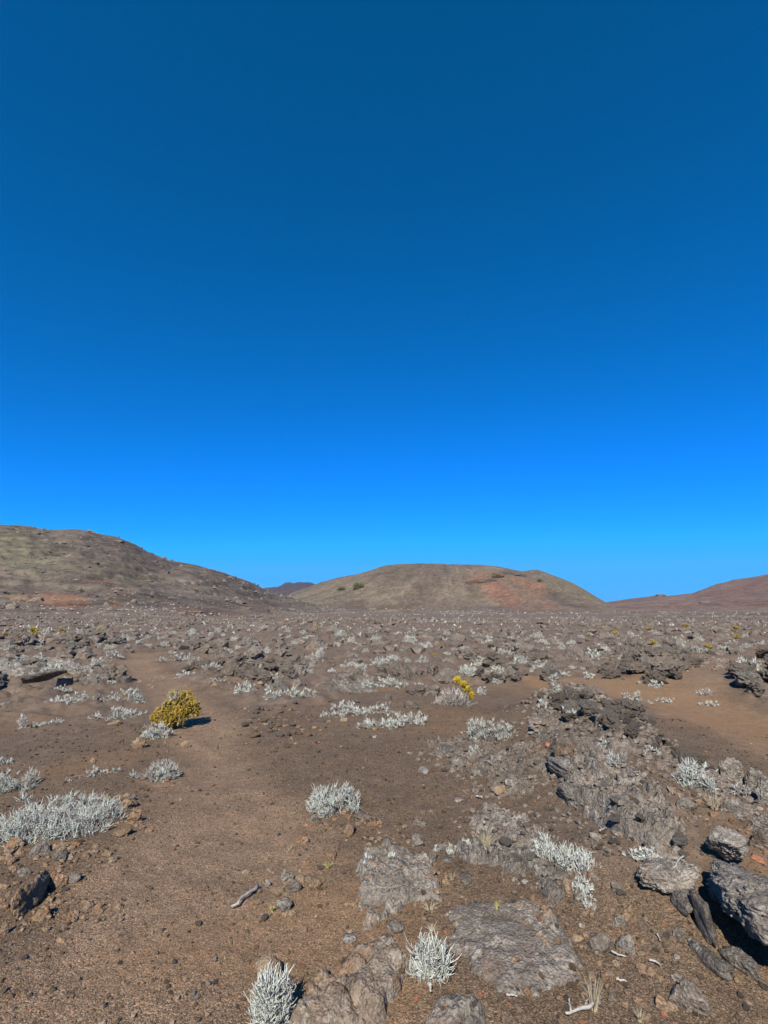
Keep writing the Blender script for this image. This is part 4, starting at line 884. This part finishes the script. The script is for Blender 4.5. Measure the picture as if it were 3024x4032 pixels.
def crested_bush():
    p, rz = place(1795, 2786, 0.22)
    root = link('crested_bush', None, loc=p, rot=(0, 0, rz), label='grey twiggy bush with a yellow crest down its right side', cat='bush')
    V, Q, C = foliage(91, [(-0.08, 0, 0.26, 0.22, 0.30), (0.14, 0, 0.16, 0.16, 0.26), (-0.26, -0.05, 0.14, 0.14, 0.16)], 900, (0.06, 0.14), 0.0036, dead=1.2, greens=0.1)
    link('foliage', mesh_np('foliage', V, Q, M_TWIG, C), root)
    V, Q, C = foliage(93, [(0.04, 0, 0.07, 0.08, 0.05, 0.42), (0.13, 0, 0.07, 0.09, 0.06, 0.35), (0.20, 0, 0.07, 0.09, 0.07, 0.27), (0.26, 0, 0.06, 0.08, 0.07, 0.17)], 900, (0.03, 0.06), 0.0062, K=4, up=0.6, greens=0.4, dead=0.0, pal=((0.60, 0.43, 0.03), (0.46, 0.38, 0.04), (0.4, 0.3, 0.1)))
    link('yellow_crest', mesh_np('yellow_crest', V, Q, M_YEL, C), root)
    V, Q = stems(95, [(0, 0, 0.25, 0.2, 0.35), (0.1, 0, 0.2, 0.15, 0.3)], 24, 0.008); link('woody_stems', mesh_np('woody_stems', V, Q, M_WOOD), root)
crested_bush()
gold = []
for k in range(3):
    V, Q, C = foliage(300 + k, [(0, 0, 0.40, 0.36, 0.34, 0.30), (0.25, 0.1, 0.25, 0.25, 0.24, 0.24), (-0.26, -0.1, 0.26, 0.25, 0.22, 0.22)], 420, (0.10, 0.20), 0.032, K=4, greens=0.9, dead=0.15, pal=PAL_GOLD)
    gold.append(mesh_np('foliage', V, Q, M_YEL, C))
YB = [(128, 2490, 46), (140, 2506, 44), (245, 2488, 34), (392, 2497, 44), (415, 2482, 18), (262, 2656, 24), (20, 2502, 24), (1128, 2450, 20), (1240, 2474, 28), (1360, 2478, 16), (1250, 2522, 14), (1712, 2580, 20), (1735, 2544, 22),
      (2420, 2502, 36), (2315, 2505, 22), (2365, 2480, 20), (2558, 2480, 26), (2600, 2482, 18), (2573, 2540, 38), (2498, 2518, 30), (2470, 2540, 14), (2632, 2552, 12), (2700, 2468, 30), (2790, 2550, 36), (2905, 2516, 38), (2900, 2480, 36), (2950, 2500, 28), (2980, 2560, 18), (1880, 2482, 14), (1470, 2496, 16)]
zones = lambda u: 'left' if u < 700 else ('middle' if u < 2000 else 'right')
for i, (u, v, w) in enumerate(YB):
    p, rz = place(u, v); s = w * px_size(p) / 1.1
    link('yellow_bush', gold[i % 3], loc=(p[0], p[1], p[2] - 0.02), rot=(0, 0, i * 1.7), scale=(s, s, s * 0.85), label='small far yellow bush among the rubble in the %s of the plain' % zones(u), cat='bush', group='far yellow bushes, %s' % zones(u))

# ------------------------------------------------------------------ dry grass and bleached twigs
def tuft(u, v, w, h, label, n=40, mat=M_STRAW, name='grass_tuft', lean=0.5, rad=0.0016):
    p, rz = place(u, v); R = np.random.default_rng(int(u + v)); m = px_size(p); w *= m; h *= m; K = 5; t = np.linspace(0, 1, K)
    ph = R.uniform(0, 2 * pi, n); l = h * R.uniform(0.5, 1.15, n); out = R.uniform(0.05, 1, n) * w * 0.5
    st = np.stack([np.cos(ph), np.sin(ph), 0 * ph], -1) * (w * 0.12)
    P = st[:, None] + np.stack([np.cos(ph)[:, None] * out[:, None] * t ** 1.6, np.sin(ph)[:, None] * out[:, None] * t ** 1.6, l[:, None] * (t - 0.25 * t ** 3 * R.uniform(0, 1.6, n)[:, None])], -1)
    V, Q = tubes(P, np.outer(R.uniform(0.7, 1.3, n) * max(rad, 0.5 * m), 1 - 0.75 * t), 3)
    link(name, mesh_np(name, V, Q, mat), loc=p, rot=(0, 0, rz), label=label, cat='grass tuft')
M_LIME = mat_wood('lime_moss_grass', (0.30, 0.30, 0.10), (0.50, 0.46, 0.20))
tuft(1918, 3345, 85, 80, 'upright dry straw tuft on the dark flat outcrop', 60)
tuft(2812, 3188, 90, 65, 'straggly dry straw tuft beside the blue-grey block', 60)
tuft(2340, 3985, 95, 120, 'tall dry grass tuft near the bleached branch at the bottom', 46)
tuft(58, 2744, 64, 32, 'dry straw tuft at the left edge beside the thin dark slab', 60)
tuft(318, 2575, 44, 20, 'small dry tuft on the left plain', 30)
tuft(425, 2612, 60, 18, 'low dry tuft left of the path bend', 30)
tuft(1292, 3420, 45, 24, 'yellow-green tuft in the gravel below the lone tan stone', 40, M_LIME)
tuft(1072, 3598, 30, 26, 'lime-green tuft left of the blue-grey block', 40, M_LIME)
tuft(1956, 3583, 26, 28, 'lime-green tuft at the top of the large smooth slab', 36, M_LIME)
tuft(1695, 3595, 80, 32, 'low straw tuft right of the domed outcrop', 36)
tuft(1700, 3672, 60, 36, 'greyish dry tuft above the spiky silver bush', 36)
tuft(1780, 3470, 44, 26, 'little straw tuft beside the rusty stone', 24)
tuft(1140, 3350, 34, 22, 'pale dry tuft on gravel left of the yellow-green one', 26)
tuft(1095, 3535, 44, 26, 'pinkish dry tuft above the blue-grey block', 26)
tuft(2520, 4030, 60, 40, 'dry tuft cut by the bottom edge right of centre', 30)
def twig(pts, r, label, name='dead_twig', branches=(), mat=M_DEAD, lift=0.012):
    """a bleached twig lying on the ground along photo pixels"""
    R = np.random.default_rng(int(pts[0][0])); roots = None
    for k, pl in enumerate([pts] + list(branches)):
        G = np.array([ground_at(*q) for q in pl]); G[:, 2] += lift + (r if k == 0 else r * 1.2)
        if k == 0: org = G[0].copy()
        s = np.linspace(0, 1, len(G)); tt = np.linspace(0, 1, 9)
        P = np.stack([np.interp(tt, s, G[:, c]) for c in range(3)], -1) - org
        P += R.normal(0, r * 0.25, P.shape); 
        rr = (r if k == 0 else r * 0.6) * (1 - 0.55 * tt) * R.uniform(0.85, 1.15, 9)
        V, Q = tubes(P[None], rr[None], 6)
        cap = [np.array([[5, 4, 3, 2], [5, 2, 1, 0]]), np.array([[48, 49, 50, 51], [48, 51, 52, 53]])]
        me = mesh_np(name, V, [Q] + cap, mat)
        if k == 0: roots = link(name, me, loc=org, label=label, cat='twig')
        else: link('side_branch', me, roots)
    return roots
twig([(1016, 3510), (985, 3535), (950, 3560), (935, 3585), (910, 3592)], 0.011, 'thick bleached dead branch lying on the gravel left of centre', 'dead_branch', lift=0.015)
twig([(2365, 3972), (2320, 3990), (2270, 4015), (2225, 4030)], 0.009, 'forked bleached branch at the bottom edge', 'dead_branch', [[(2252, 4020), (2245, 3985), (2242, 3965)], [(2310, 3995), (2312, 3972)]])
twig([(2703, 3456), (2680, 3480), (2668, 3510), (2640, 3528)], 0.005, 'crooked white twig on the blue-grey block', lift=0.10)
twig([(2405, 3768), (2435, 3780), (2465, 3786)], 0.006, 'white twig below the lumpy split rock')
twig([(2560, 3812), (2585, 3815), (2604, 3830)], 0.006, 'short white twig right of the flat brown stone')
twig([(2430, 3884), (2452, 3884), (2468, 3892)], 0.006, 'curved white twig above the notched rock')
twig([(2650, 3548), (2680, 3553)], 0.006, 'white stub below the blue-grey block')
twig([(1898, 3010), (1920, 3020), (1940, 3028)], 0.007, 'white twig on the low rocks left of the outcrop')
twig([(2486, 3052), (2510, 3062), (2545, 3062)], 0.008, 'white forked twig on scoria right of the tilted slabs', branches=[[(2500, 3058), (2520, 3048)]])
twig([(2628, 3114), (2642, 3132), (2652, 3140)], 0.006, 'white twig pointing at the slate-grey wedge')
twig([(1876, 3146), (1900, 3154)], 0.010, 'white stub of wood left of the outcrop')
twig([(2362, 3288), (2385, 3276)], 0.006, 'white twig at the lower end of the long black crack', branches=[[(2370, 3284), (2364, 3272)]])
twig([(2590, 3700), (2602, 3728)], 0.005, 'thin white twig in the gravel left of the dark gap')
twig([(1995, 3940), (2040, 3948)], 0.005, 'white twig on the large smooth slab near the bottom')
twig([(1690, 3900), (1700, 3935)], 0.010, 'white twig below the spiky silver bush')
twig([(2770, 3610), (2790, 3640)], 0.004, 'white twig in front of the dark gap')
twig([(1905, 3262), (1912, 3250)], 0.012, 'pale pink stub on the outcrop above the straw tuft')

# ------------------------------------------------------------------ plain of rubble and bushes
farb = []
for k in range(7):
    R = random.Random(k); V, Q, C = foliage(600 + k, lobes_for(R, 1.0, 0.9, 0.42, 5), 420, (0.10, 0.2), 0.012, K=4, greens=0.7, dead=0.35, pal=PAL_DULL if k % 3 else PAL_SILVER)
    farb.append(mesh_np('silver_bush', V, Q, M_TWIG, C))
lowb = [foliage(640 + k, lobes_for(random.Random(40 + k), 1.0, 0.9, 0.42, 4), 20, (0.22, 0.38), 0.06, K=2, greens=0.7, dead=0.4, per=4, pal=PAL_DULL) for k in range(6)]
tinyb = [foliage(660 + k, lobes_for(random.Random(60 + k), 1.0, 0.9, 0.42, 4), 8, (0.25, 0.42), 0.11, K=2, greens=0.7, dead=0.5, per=2, pal=PAL_DULL) for k in range(6)]
def scatter(n, r0, r1, seed, power=1.0):
    R = np.random.default_rng(seed); u = R.uniform(0, 1, n * 4)
    r = (r0 ** (2 * power) + u * (r1 ** (2 * power) - r0 ** (2 * power))) ** (0.5 / power); a = R.uniform(-0.95, 0.95, n * 4)
    x, y = r * np.sin(a), r * np.cos(a); keep = R.uniform(0, 1, n * 4) < field_mask(x, y)
    x, y = x[keep][:n], y[keep][:n]; a, r = np.arctan2(x, y), np.hypot(x, y); ok = r > 9.6
    for ex, ey, er in EXCL + [(ground_at(150, 2700)[0], ground_at(150, 2700)[1], 0.5), (ground_at(1795, 2780)[0], ground_at(1795, 2780)[1], 0.4)]:
        ro = hypot(ex, ey); ok &= ~((np.abs(a - atan2(ex, ey)) * ro < er + 0.12) & (r > ro - 1.6) & (r < ro + er))
    return x[ok], y[ok], R
def in_view(x, y): return (y > 0) & (np.abs(x / np.maximum(y, 0.1)) < 0.78)
# bushes
x, y, R = scatter(2500, 9.2, 80, 71, 0.60); z = height(x, y); sz = R.uniform(0.24, 0.56, len(x)) * R.choice([0.7, 1, 1.25], len(x)); r = np.hypot(x, y)
order = np.argsort(-(sz / r) * in_view(x, y)); big = order[:270]; rest = order[270:]
def zone(x, y):
    a = x / y; h = 'left' if a < -0.25 else ('middle' if a < 0.25 else 'right'); return h, ('nearer' if hypot(x, y) < 17 else 'far')
for i in big:
    h, f = zone(x[i], y[i]); t = R.uniform(0.75, 1.3)
    link('silver_bush', farb[int(R.integers(7))], loc=(x[i], y[i], z[i] - 0.02), rot=(0, 0, R.uniform(0, 6.3)), scale=(sz[i] * t, sz[i], sz[i] * R.uniform(0.7, 1.25)),
         label='small white bush in the rubble of the %s %s plain' % (f, h), cat='bush', group='bushes in the rubble, %s %s' % (f, h))
def joined(name, protos, X, Y, Z, S, R, mat, label, cat, col=None, zf=1.0, sink=0.02):
    Vs, Fs, Cs, o = [], [], [], 0
    for i in range(len(X)):
        ps = protos if isinstance(protos, list) else protos[int(hypot(X[i], Y[i]) > 38)]
        pr = ps[int(R.integers(len(ps)))]; V = pr[0]; a = R.uniform(0, 6.3); c, s_ = cos(a), sin(a)
        sc = S[i]; W = np.stack([(V[:, 0] * c - V[:, 1] * s_) * sc * 1.1 + X[i], (V[:, 0] * s_ + V[:, 1] * c) * sc + Y[i], V[:, 2] * sc * zf + Z[i] - sink], -1)
        Vs.append(W); Fs.append(pr[1] + o); o += len(V)
        if len(pr) > 2: Cs.append(pr[2] * R.uniform(0.6, 0.95))
        elif col is not None: Cs.append(np.repeat(col(R)[None], len(V), 0))
    me = mesh_np(name, np.vstack(Vs), np.vstack(Fs), mat, np.vstack(Cs) if Cs else None, smooth=False)
    return link(name, me, kind='stuff', label=label, cat=cat)
x2, y2, R2 = scatter(1500, 75, 380, 72, 0.7); az2 = np.arctan2(x2, y2)
X = np.concatenate([x[rest], x2]); Y = np.concatenate([y[rest], y2]); S = np.concatenate([sz[rest], R2.uniform(0.4, 0.9, len(x2))])
joined('distant_scrub', (lowb, tinyb), X, Y, height(X, Y), S, R2, M_TWIG, 'countless small pale bushes dotting the far plain', 'scrub')
# rocks
x, y, R = scatter(13500, 9.0, 110, 73, 0.60); kp = fbm(xy3(x * 0.16, y * 0.30, 6.6), 3) + R.uniform(-0.55, 0.55, len(x)) > -0.02; x, y = x[kp], y[kp]; z = height(x, y); sz = R.uniform(0.08, 0.23, len(x)) * R.choice([0.6, 0.9, 1.2, 2.0], len(x)); r = np.hypot(x, y)
order = np.argsort(-(sz / r) * in_view(x, y)); big = order[:40]; rest = order[40:]
for i in big:
    h, f = zone(x[i], y[i])
    link('lava_rock', am[int(R.integers(10))], loc=(x[i], y[i], z[i] + sz[i] * 0.15), rot=(R.uniform(-0.4, 0.4), R.uniform(-0.4, 0.4), R.uniform(0, 6.3)), scale=(sz[i] * 1.2, sz[i], sz[i] * R.uniform(0.7, 1.2)),
         label='loose clinker rock between bushes on the %s %s plain' % (f, h), cat='rock', group='loose clinker rocks, %s %s' % (f, h))
joined('lava_rubble', am_lo, x[rest], y[rest], z[rest], sz[rest], R, M_RUBBLE, 'grey lava rubble strewn over the plain', 'rubble', sink=-0.02)

# ------------------------------------------------------------------ stones and cinders on the near ground
Rn = np.random.default_rng(77); cnt = 0
while cnt < 230:
    a = Rn.uniform(-0.66, 0.66); rr = math.exp(Rn.uniform(math.log(2.1), math.log(7.5))); X0, Y0 = rr * sin(a), rr * cos(a)
    if field_mask([X0], [Y0])[0] > 0.4: continue
    q = perlin(np.array([[X0 * 0.9, Y0 * 0.9, 3.0]]))[0]; right = X0 > 0.25 * Y0
    if Rn.uniform() > 0.35 + 0.8 * q + 0.5 * right: continue
    sz = Rn.uniform(0.010, 0.026) * (1.6 if Rn.uniform() < 0.12 else 1.0); k = int(Rn.choice([0, 1, 2, 3, 4, 5, 6, 7], p=[.2, .14, .14, .1, .1, .12, .1, .1]))
    side = 'right' if X0 > 0.3 else ('left' if X0 < -0.7 else 'middle')
    tone = {5: 'orange-red cinder'}.get(k, 'brown-grey pebble')
    stone(pm[k], X0, Y0, sz, Rn.uniform(0, 6), '%s lying loose on the gravel, %s foreground' % (tone, side), 'loose %ss, %s foreground' % (tone, side), 0.15, Rn.uniform(0.5, 0.9), tilt=Rn.uniform(-0.3, 0.3)); cnt += 1
def cinders(n):
    R = np.random.default_rng(31); a = R.uniform(-0.95, 0.95, n); r = np.exp(R.uniform(math.log(1.25), math.log(9.0), n) ) 
    x, y = r * np.sin(a), r * np.cos(a); kp = R.uniform(0, 1, n) > 0.62 * sstep(0.25, -0.2, path_d(x, y)) * sstep(2.2, 3.4, r); a, r, x, y = a[kp], r[kp], x[kp], y[kp]; n = len(x)
    z = height(x, y); s = R.uniform(0.0035, 0.0075, n) * (1 + 1.3 * (R.uniform(0, 1, n) < 0.11)) * (0.80 + 0.09 * r)
    O = np.array([[1, 0, 0], [-1, 0, 0], [0, 1, 0], [0, -1, 0], [0, 0, 1], [0, 0, -1]], float)
    T = np.array([[0, 2, 4], [2, 1, 4], [1, 3, 4], [3, 0, 4], [2, 0, 5], [1, 2, 5], [3, 1, 5], [0, 3, 5]])
    q = R.normal(size=(n, 3, 3)); q, _ = np.linalg.qr(q)
    V = (O[None] * R.uniform(0.55, 1.25, (n, 6, 1)) * s[:, None, None]) @ q; V[:, :, 2] *= 0.8
    V += np.stack([x, y, z + s * 0.25], -1)[:, None]
    Fc = (T[None] + 6 * np.arange(n)[:, None, None]).reshape(-1, 3)
    pal = np.array([[0.085, 0.060, 0.037], [0.125, 0.089, 0.055], [0.165, 0.12, 0.076], [0.24, 0.18, 0.12], [0.060, 0.047, 0.037], [0.38, 0.15, 0.075], [0.135, 0.12, 0.10]])
    pm_ = (0.9 + 0.35 * sstep(0.30, -0.20, path_d(x, y)))[:, None]
    C = pm_ * pal[R.choice(7, n, p=[.22, .26, .22, .1, .12, .02, .06])] * R.uniform(0.58, 0.98, (n, 1))
    link('cinder_gravel', mesh_np('cinder_gravel', V.reshape(-1, 3), Fc, M_PEB, np.repeat(C, 6, 0), smooth=False), kind='stuff', label='loose brown cinder gravel covering the ground', cat='gravel')
cinders(42000)

# ------------------------------------------------------------------ small chips over the outcrop and heaps
def chips(n):
    R = np.random.default_rng(41); prot = [rock_shape(820 + k, 1, (1, 0.8, 0.6), cuts=9, rough=0.2, spiky=0.3) for k in range(8)]
    def along(poly, n, w):
        P = np.array(poly); k = R.integers(0, len(P) - 1, n); t = R.uniform(0, 1, n)[:, None]
        return P[k] * (1 - t) + P[k + 1] * t + R.normal(0, w, (n, 2))
    Q = np.vstack([along(CREST, int(n * .42), 0.20), along(RIDGE, int(n * .33), 0.42), along(HEAP_R, int(n * .08), 0.9), along(HEAP_E, int(n * .05), 0.8),
                   along([at_z(*p) for p in ((1720, 2960), (1950, 3050), (1900, 3250), (2100, 3400), (2300, 3650))], int(n * .12), 0.18)])
    far = np.hypot(Q[:, 0], Q[:, 1]) / 5
    S = R.uniform(0.012, 0.04, len(Q)) * np.clip(far, 0.7, 3.2)
    joined('lava_chips', prot, Q[:, 0], Q[:, 1], surf(Q[:, 0], Q[:, 1]), S, R, M_AA, 'small grey lava chips heaped between the outcrop blocks', 'rubble', sink=-0.004)
chips(2300)
def brown_rubble():
    R = np.random.default_rng(43); prot = [rock_shape(860 + k, 1, (1, 0.8, 0.7), cuts=9, rough=0.2, spiky=0.25) for k in range(8)]
    Q, S = [], []
    for (ua, va, ub, vb, w, n, s0) in ((10, 3330, 360, 3400, 0.09, 90, 0.022), (40, 3480, 330, 3640, 0.12, 80, 0.020), (450, 3140, 545, 3310, 0.07, 60, 0.020), (1060, 3420, 1280, 3600, 0.13, 60, 0.016), (1370, 3210, 1560, 3330, 0.12, 60, 0.017),
            (1220, 3230, 1280, 3260, 0.06, 20, 0.015), (2240, 3600, 2620, 3900, 0.2, 110, 0.016), (1700, 3420, 1760, 3560, 0.10, 40, 0.015), (2700, 3130, 3000, 3260, 0.2, 70, 0.02), (960, 2800, 1230, 2900, 0.35, 70, 0.022), (680, 2660, 960, 2700, 0.5, 90, 0.04)):
        a, b = ground_at(ua, va)[:2], ground_at(ub, vb)[:2]; t = R.uniform(0, 1, n)[:, None]
        Q.append(a * (1 - t) + b * t + R.normal(0, w, (n, 2))); S.append(R.uniform(0.5, 1.5, n) ** 1.6 * s0)
    Q = np.vstack(Q); S = np.concatenate(S)
    joined('brown_rubble', prot, Q[:, 0], Q[:, 1], surf(Q[:, 0], Q[:, 1]), S, R, M_RUST, 'crumbled brown lava bits around the near rocks and bushes', 'rubble', sink=-0.003)
brown_rubble()

# ------------------------------------------------------------------ scrub and boulders on the hills
def hill_pick(H, u, v):
    k = int(np.argmin((H[1] - u) ** 2 + (H[2] - v) ** 2)); return H[0][k]
def hill_scrub():
    R = np.random.default_rng(51); Vs, Cs = [], []
    O = np.array([[1, 0, 0], [-1, 0, 0], [0, 1, 0], [0, -1, 0], [0, 0, 1], [0, 0, -0.6]], float)
    T = np.array([[0, 2, 4], [2, 1, 4], [1, 3, 4], [3, 0, 4], [2, 0, 5], [1, 2, 5], [3, 1, 5], [0, 3, 5]])
    pal = np.array([[0.25, 0.235, 0.18], [0.31, 0.30, 0.265], [0.15, 0.145, 0.085], [0.12, 0.10, 0.085], [0.21, 0.19, 0.13]])
    for H, n, s0 in ((HL, 11000, 0.0016), (HD, 7000, 0.0010), (HR, 5000, 0.0009), (HL, 2600, 0.0042), (HL, 2600, 0.0019001), (HD, 2200, 0.0013001), (HR, 1500, 0.0013001)):
        w = np.hypot(H[0][:, 0], H[0][:, 1]); foot = abs(s0 * 1e4 % 1) > 1e-4 and s0 < 0.004 and round(s0 * 1e7) % 10 == 1; w = np.where((w > 1.9 * w.min()) & foot, 1e9, w); P = H[0][R.choice(len(w), n, p=(1 / w) / (1 / w).sum())] + np.stack([R.normal(0, 2, n), R.normal(0, 2, n), np.zeros(n)], -1)
        keep = fbm(P / 30, 3) + R.uniform(-0.5, 0.6, n) > (0.0 if s0 < 0.004 else 0.35); P = P[keep]; n = len(P)
        s = np.hypot(P[:, 0], P[:, 1]) * s0 * R.uniform(0.4, 1.3, n)
        V = O[None] * R.uniform(0.5, 1.3, (n, 6, 1)) * s[:, None, None]; V[:, :, 2] *= (1.0 if s0 > 0.004 else 0.6); V += P[:, None]
        Vs.append(V.reshape(-1, 3)); Cs.append(np.repeat((np.array([[0.46, 0.45, 0.40], [0.34, 0.31, 0.26]])[R.integers(0, 2, n)] if foot else pal[R.integers(0, 5, n)] if s0 < 0.004 else np.array([[0.10, 0.08, 0.065], [0.17, 0.14, 0.115]])[R.integers(0, 2, n)]), 6, 0))
    V = np.vstack(Vs); n = len(V) // 6; Fc = (T[None] + 6 * np.arange(n)[:, None, None]).reshape(-1, 3)
    link('hill_scrub', mesh_np('hill_scrub', V, Fc, M_PEB, np.vstack(Cs), smooth=False), kind='stuff', label='low dry scrub speckling the hillsides', cat='scrub')
hill_scrub()
for (H, u, v, w, h, lab) in ((HL, 525, 2372, 26, 26, 'black pointed boulder on the lower slope of the left hill'), (HL, 420, 2384, 20, 18, 'dark boulder left of the black pointed one on the left hill'), (HL, 765, 2300, 34, 26, 'dark crag high on the right shoulder of the left hill'),
        (HL, 48, 2392, 30, 22, 'dark boulder low at the left end of the left hill'), (HL, 255, 2274, 32, 16, 'grey boulder half way up the left hill'), (HL, 150, 2360, 46, 22, 'brown crag above the red bank on the left hill'),
        (HL, 980, 2396, 26, 9, 'dark flat ledge at the right foot of the left hill'), (HL, 605, 2370, 24, 9, 'thin dark ledge right of the black boulder'), (HL, 140, 2102, 26, 14, 'dark notch crag on the skyline of the left hill'),
        (HL, 465, 2132, 34, 12, 'dark crag on the skyline right of the notch'), (HL, 270, 2188, 30, 16, 'small dark crag on the upper left hill'), (HL, 940, 2370, 30, 18, 'dark crag on the descending ridge of the left hill'), (HL, 660, 2400, 24, 14, 'brown boulder at the foot of the left hill'), (HL, 720, 2418, 26, 14, 'boulder on the red foot slope of the left hill'),
        (HL, 590, 2286, 24, 14, 'small boulder in the middle of the left hill'), (HL, 380, 2215, 20, 10, 'small boulder on the upper slope of the left hill'),
        (HD, 1895, 2292, 40, 9, 'thin dark ledge above the red scar of the cone'), (HD, 2030, 2265, 40, 8, 'dark overhanging ledge at the top of the red scar'), (HD, 1470, 2400, 40, 14, 'dark bank at the left foot of the cone'), (HR, 2780, 2372, 40, 10, 'dark ledge on the lower right slope'), (HR, 2600, 2345, 30, 8, 'small crag on the skyline of the right slope')):
    p = hill_pick(H, u, v); d = hypot(p[0], p[1]); m = d / F / cos(atan2(p[0], p[1])) 
    _seed[0] += 7
    me = rock_mesh('crag', M_CRAG if 'M_CRAG' in globals() else M_AA, _seed[0], 3, (w * m / 2, w * m / 3, h * m / 2), cuts=12, rough=0.15, spiky=0.25)
    link('crag', me, loc=(p[0], p[1], p[2] + h * m * 0.02), rot=(0, 0, -atan2(p[0], p[1])), label=lab, cat='rock')
M_DKLEAF = mat_vcol('dark_shrub_foliage', 0.9)
for (u, v, w, h, lab) in ((1410, 2318, 40, 34, 'dark green shrub thicket on the left flank of the cone'), (1345, 2322, 28, 20, 'small dark green thicket beside the larger one on the cone'), (2128, 2290, 26, 16, 'dark green shrub right of the red scar'), (1955, 2272, 56, 20, 'dark green thicket at the head of the red scar')):
    p = hill_pick(HD, u, v); m = hypot(p[0], p[1]) / F; R = random.Random(u); W, Hh = w * m, h * m
    V, Q, C = foliage(u, [(R.uniform(-0.4, 0.4) * W, R.uniform(-0.3, 0.3) * W, W * 0.22, W * 0.22, Hh * R.uniform(0.4, 0.8)) for k in range(7)], 700, (Hh * 0.12, Hh * 0.3), Hh * 0.05, K=3, greens=0.8, dead=0.1, pal=((0.15, 0.145, 0.075), (0.11, 0.115, 0.055), (0.20, 0.17, 0.11)))
    link('hill_shrub', mesh_np('hill_shrub', V, Q, M_DKLEAF, C), loc=p, rot=(0, 0, -atan2(p[0], p[1])), label=lab, cat='shrub')

# ------------------------------------------------------------------ thin mountain air
def haze():
    m = bpy.data.materials.new('mountain_air'); m.use_nodes = True; t = m.node_tree; t.nodes.clear()
    v = t.nodes.new('ShaderNodeVolumePrincipled'); v.inputs['Color'].default_value = (0.30, 0.55, 1.0, 1); v.inputs['Density'].default_value = 0.000022; v.inputs['Anisotropy'].default_value = 0.0
    o = t.nodes.new('ShaderNodeOutputMaterial'); t.links.new(v.outputs[0], o.inputs['Volume'])
    lo = min(min(c[2] for c in ob.bound_box) + ob.location.z for ob in COL.objects if ob.type == 'MESH') - 1; hi = max(max(c[2] for c in ob.bound_box) + ob.location.z for ob in COL.objects if ob.type == 'MESH') + 5
    bm = bmesh.new(); bmesh.ops.create_cube(bm, size=1.0); me = bpy.data.meshes.new('haze'); bm.to_mesh(me); bm.free(); me.materials.append(m)
    link('haze', me, loc=(0, 0, (lo + hi) / 2), scale=(18600, 18600, hi - lo), kind='stuff', label='thin bluish mountain air over the plain', cat='haze')
haze()
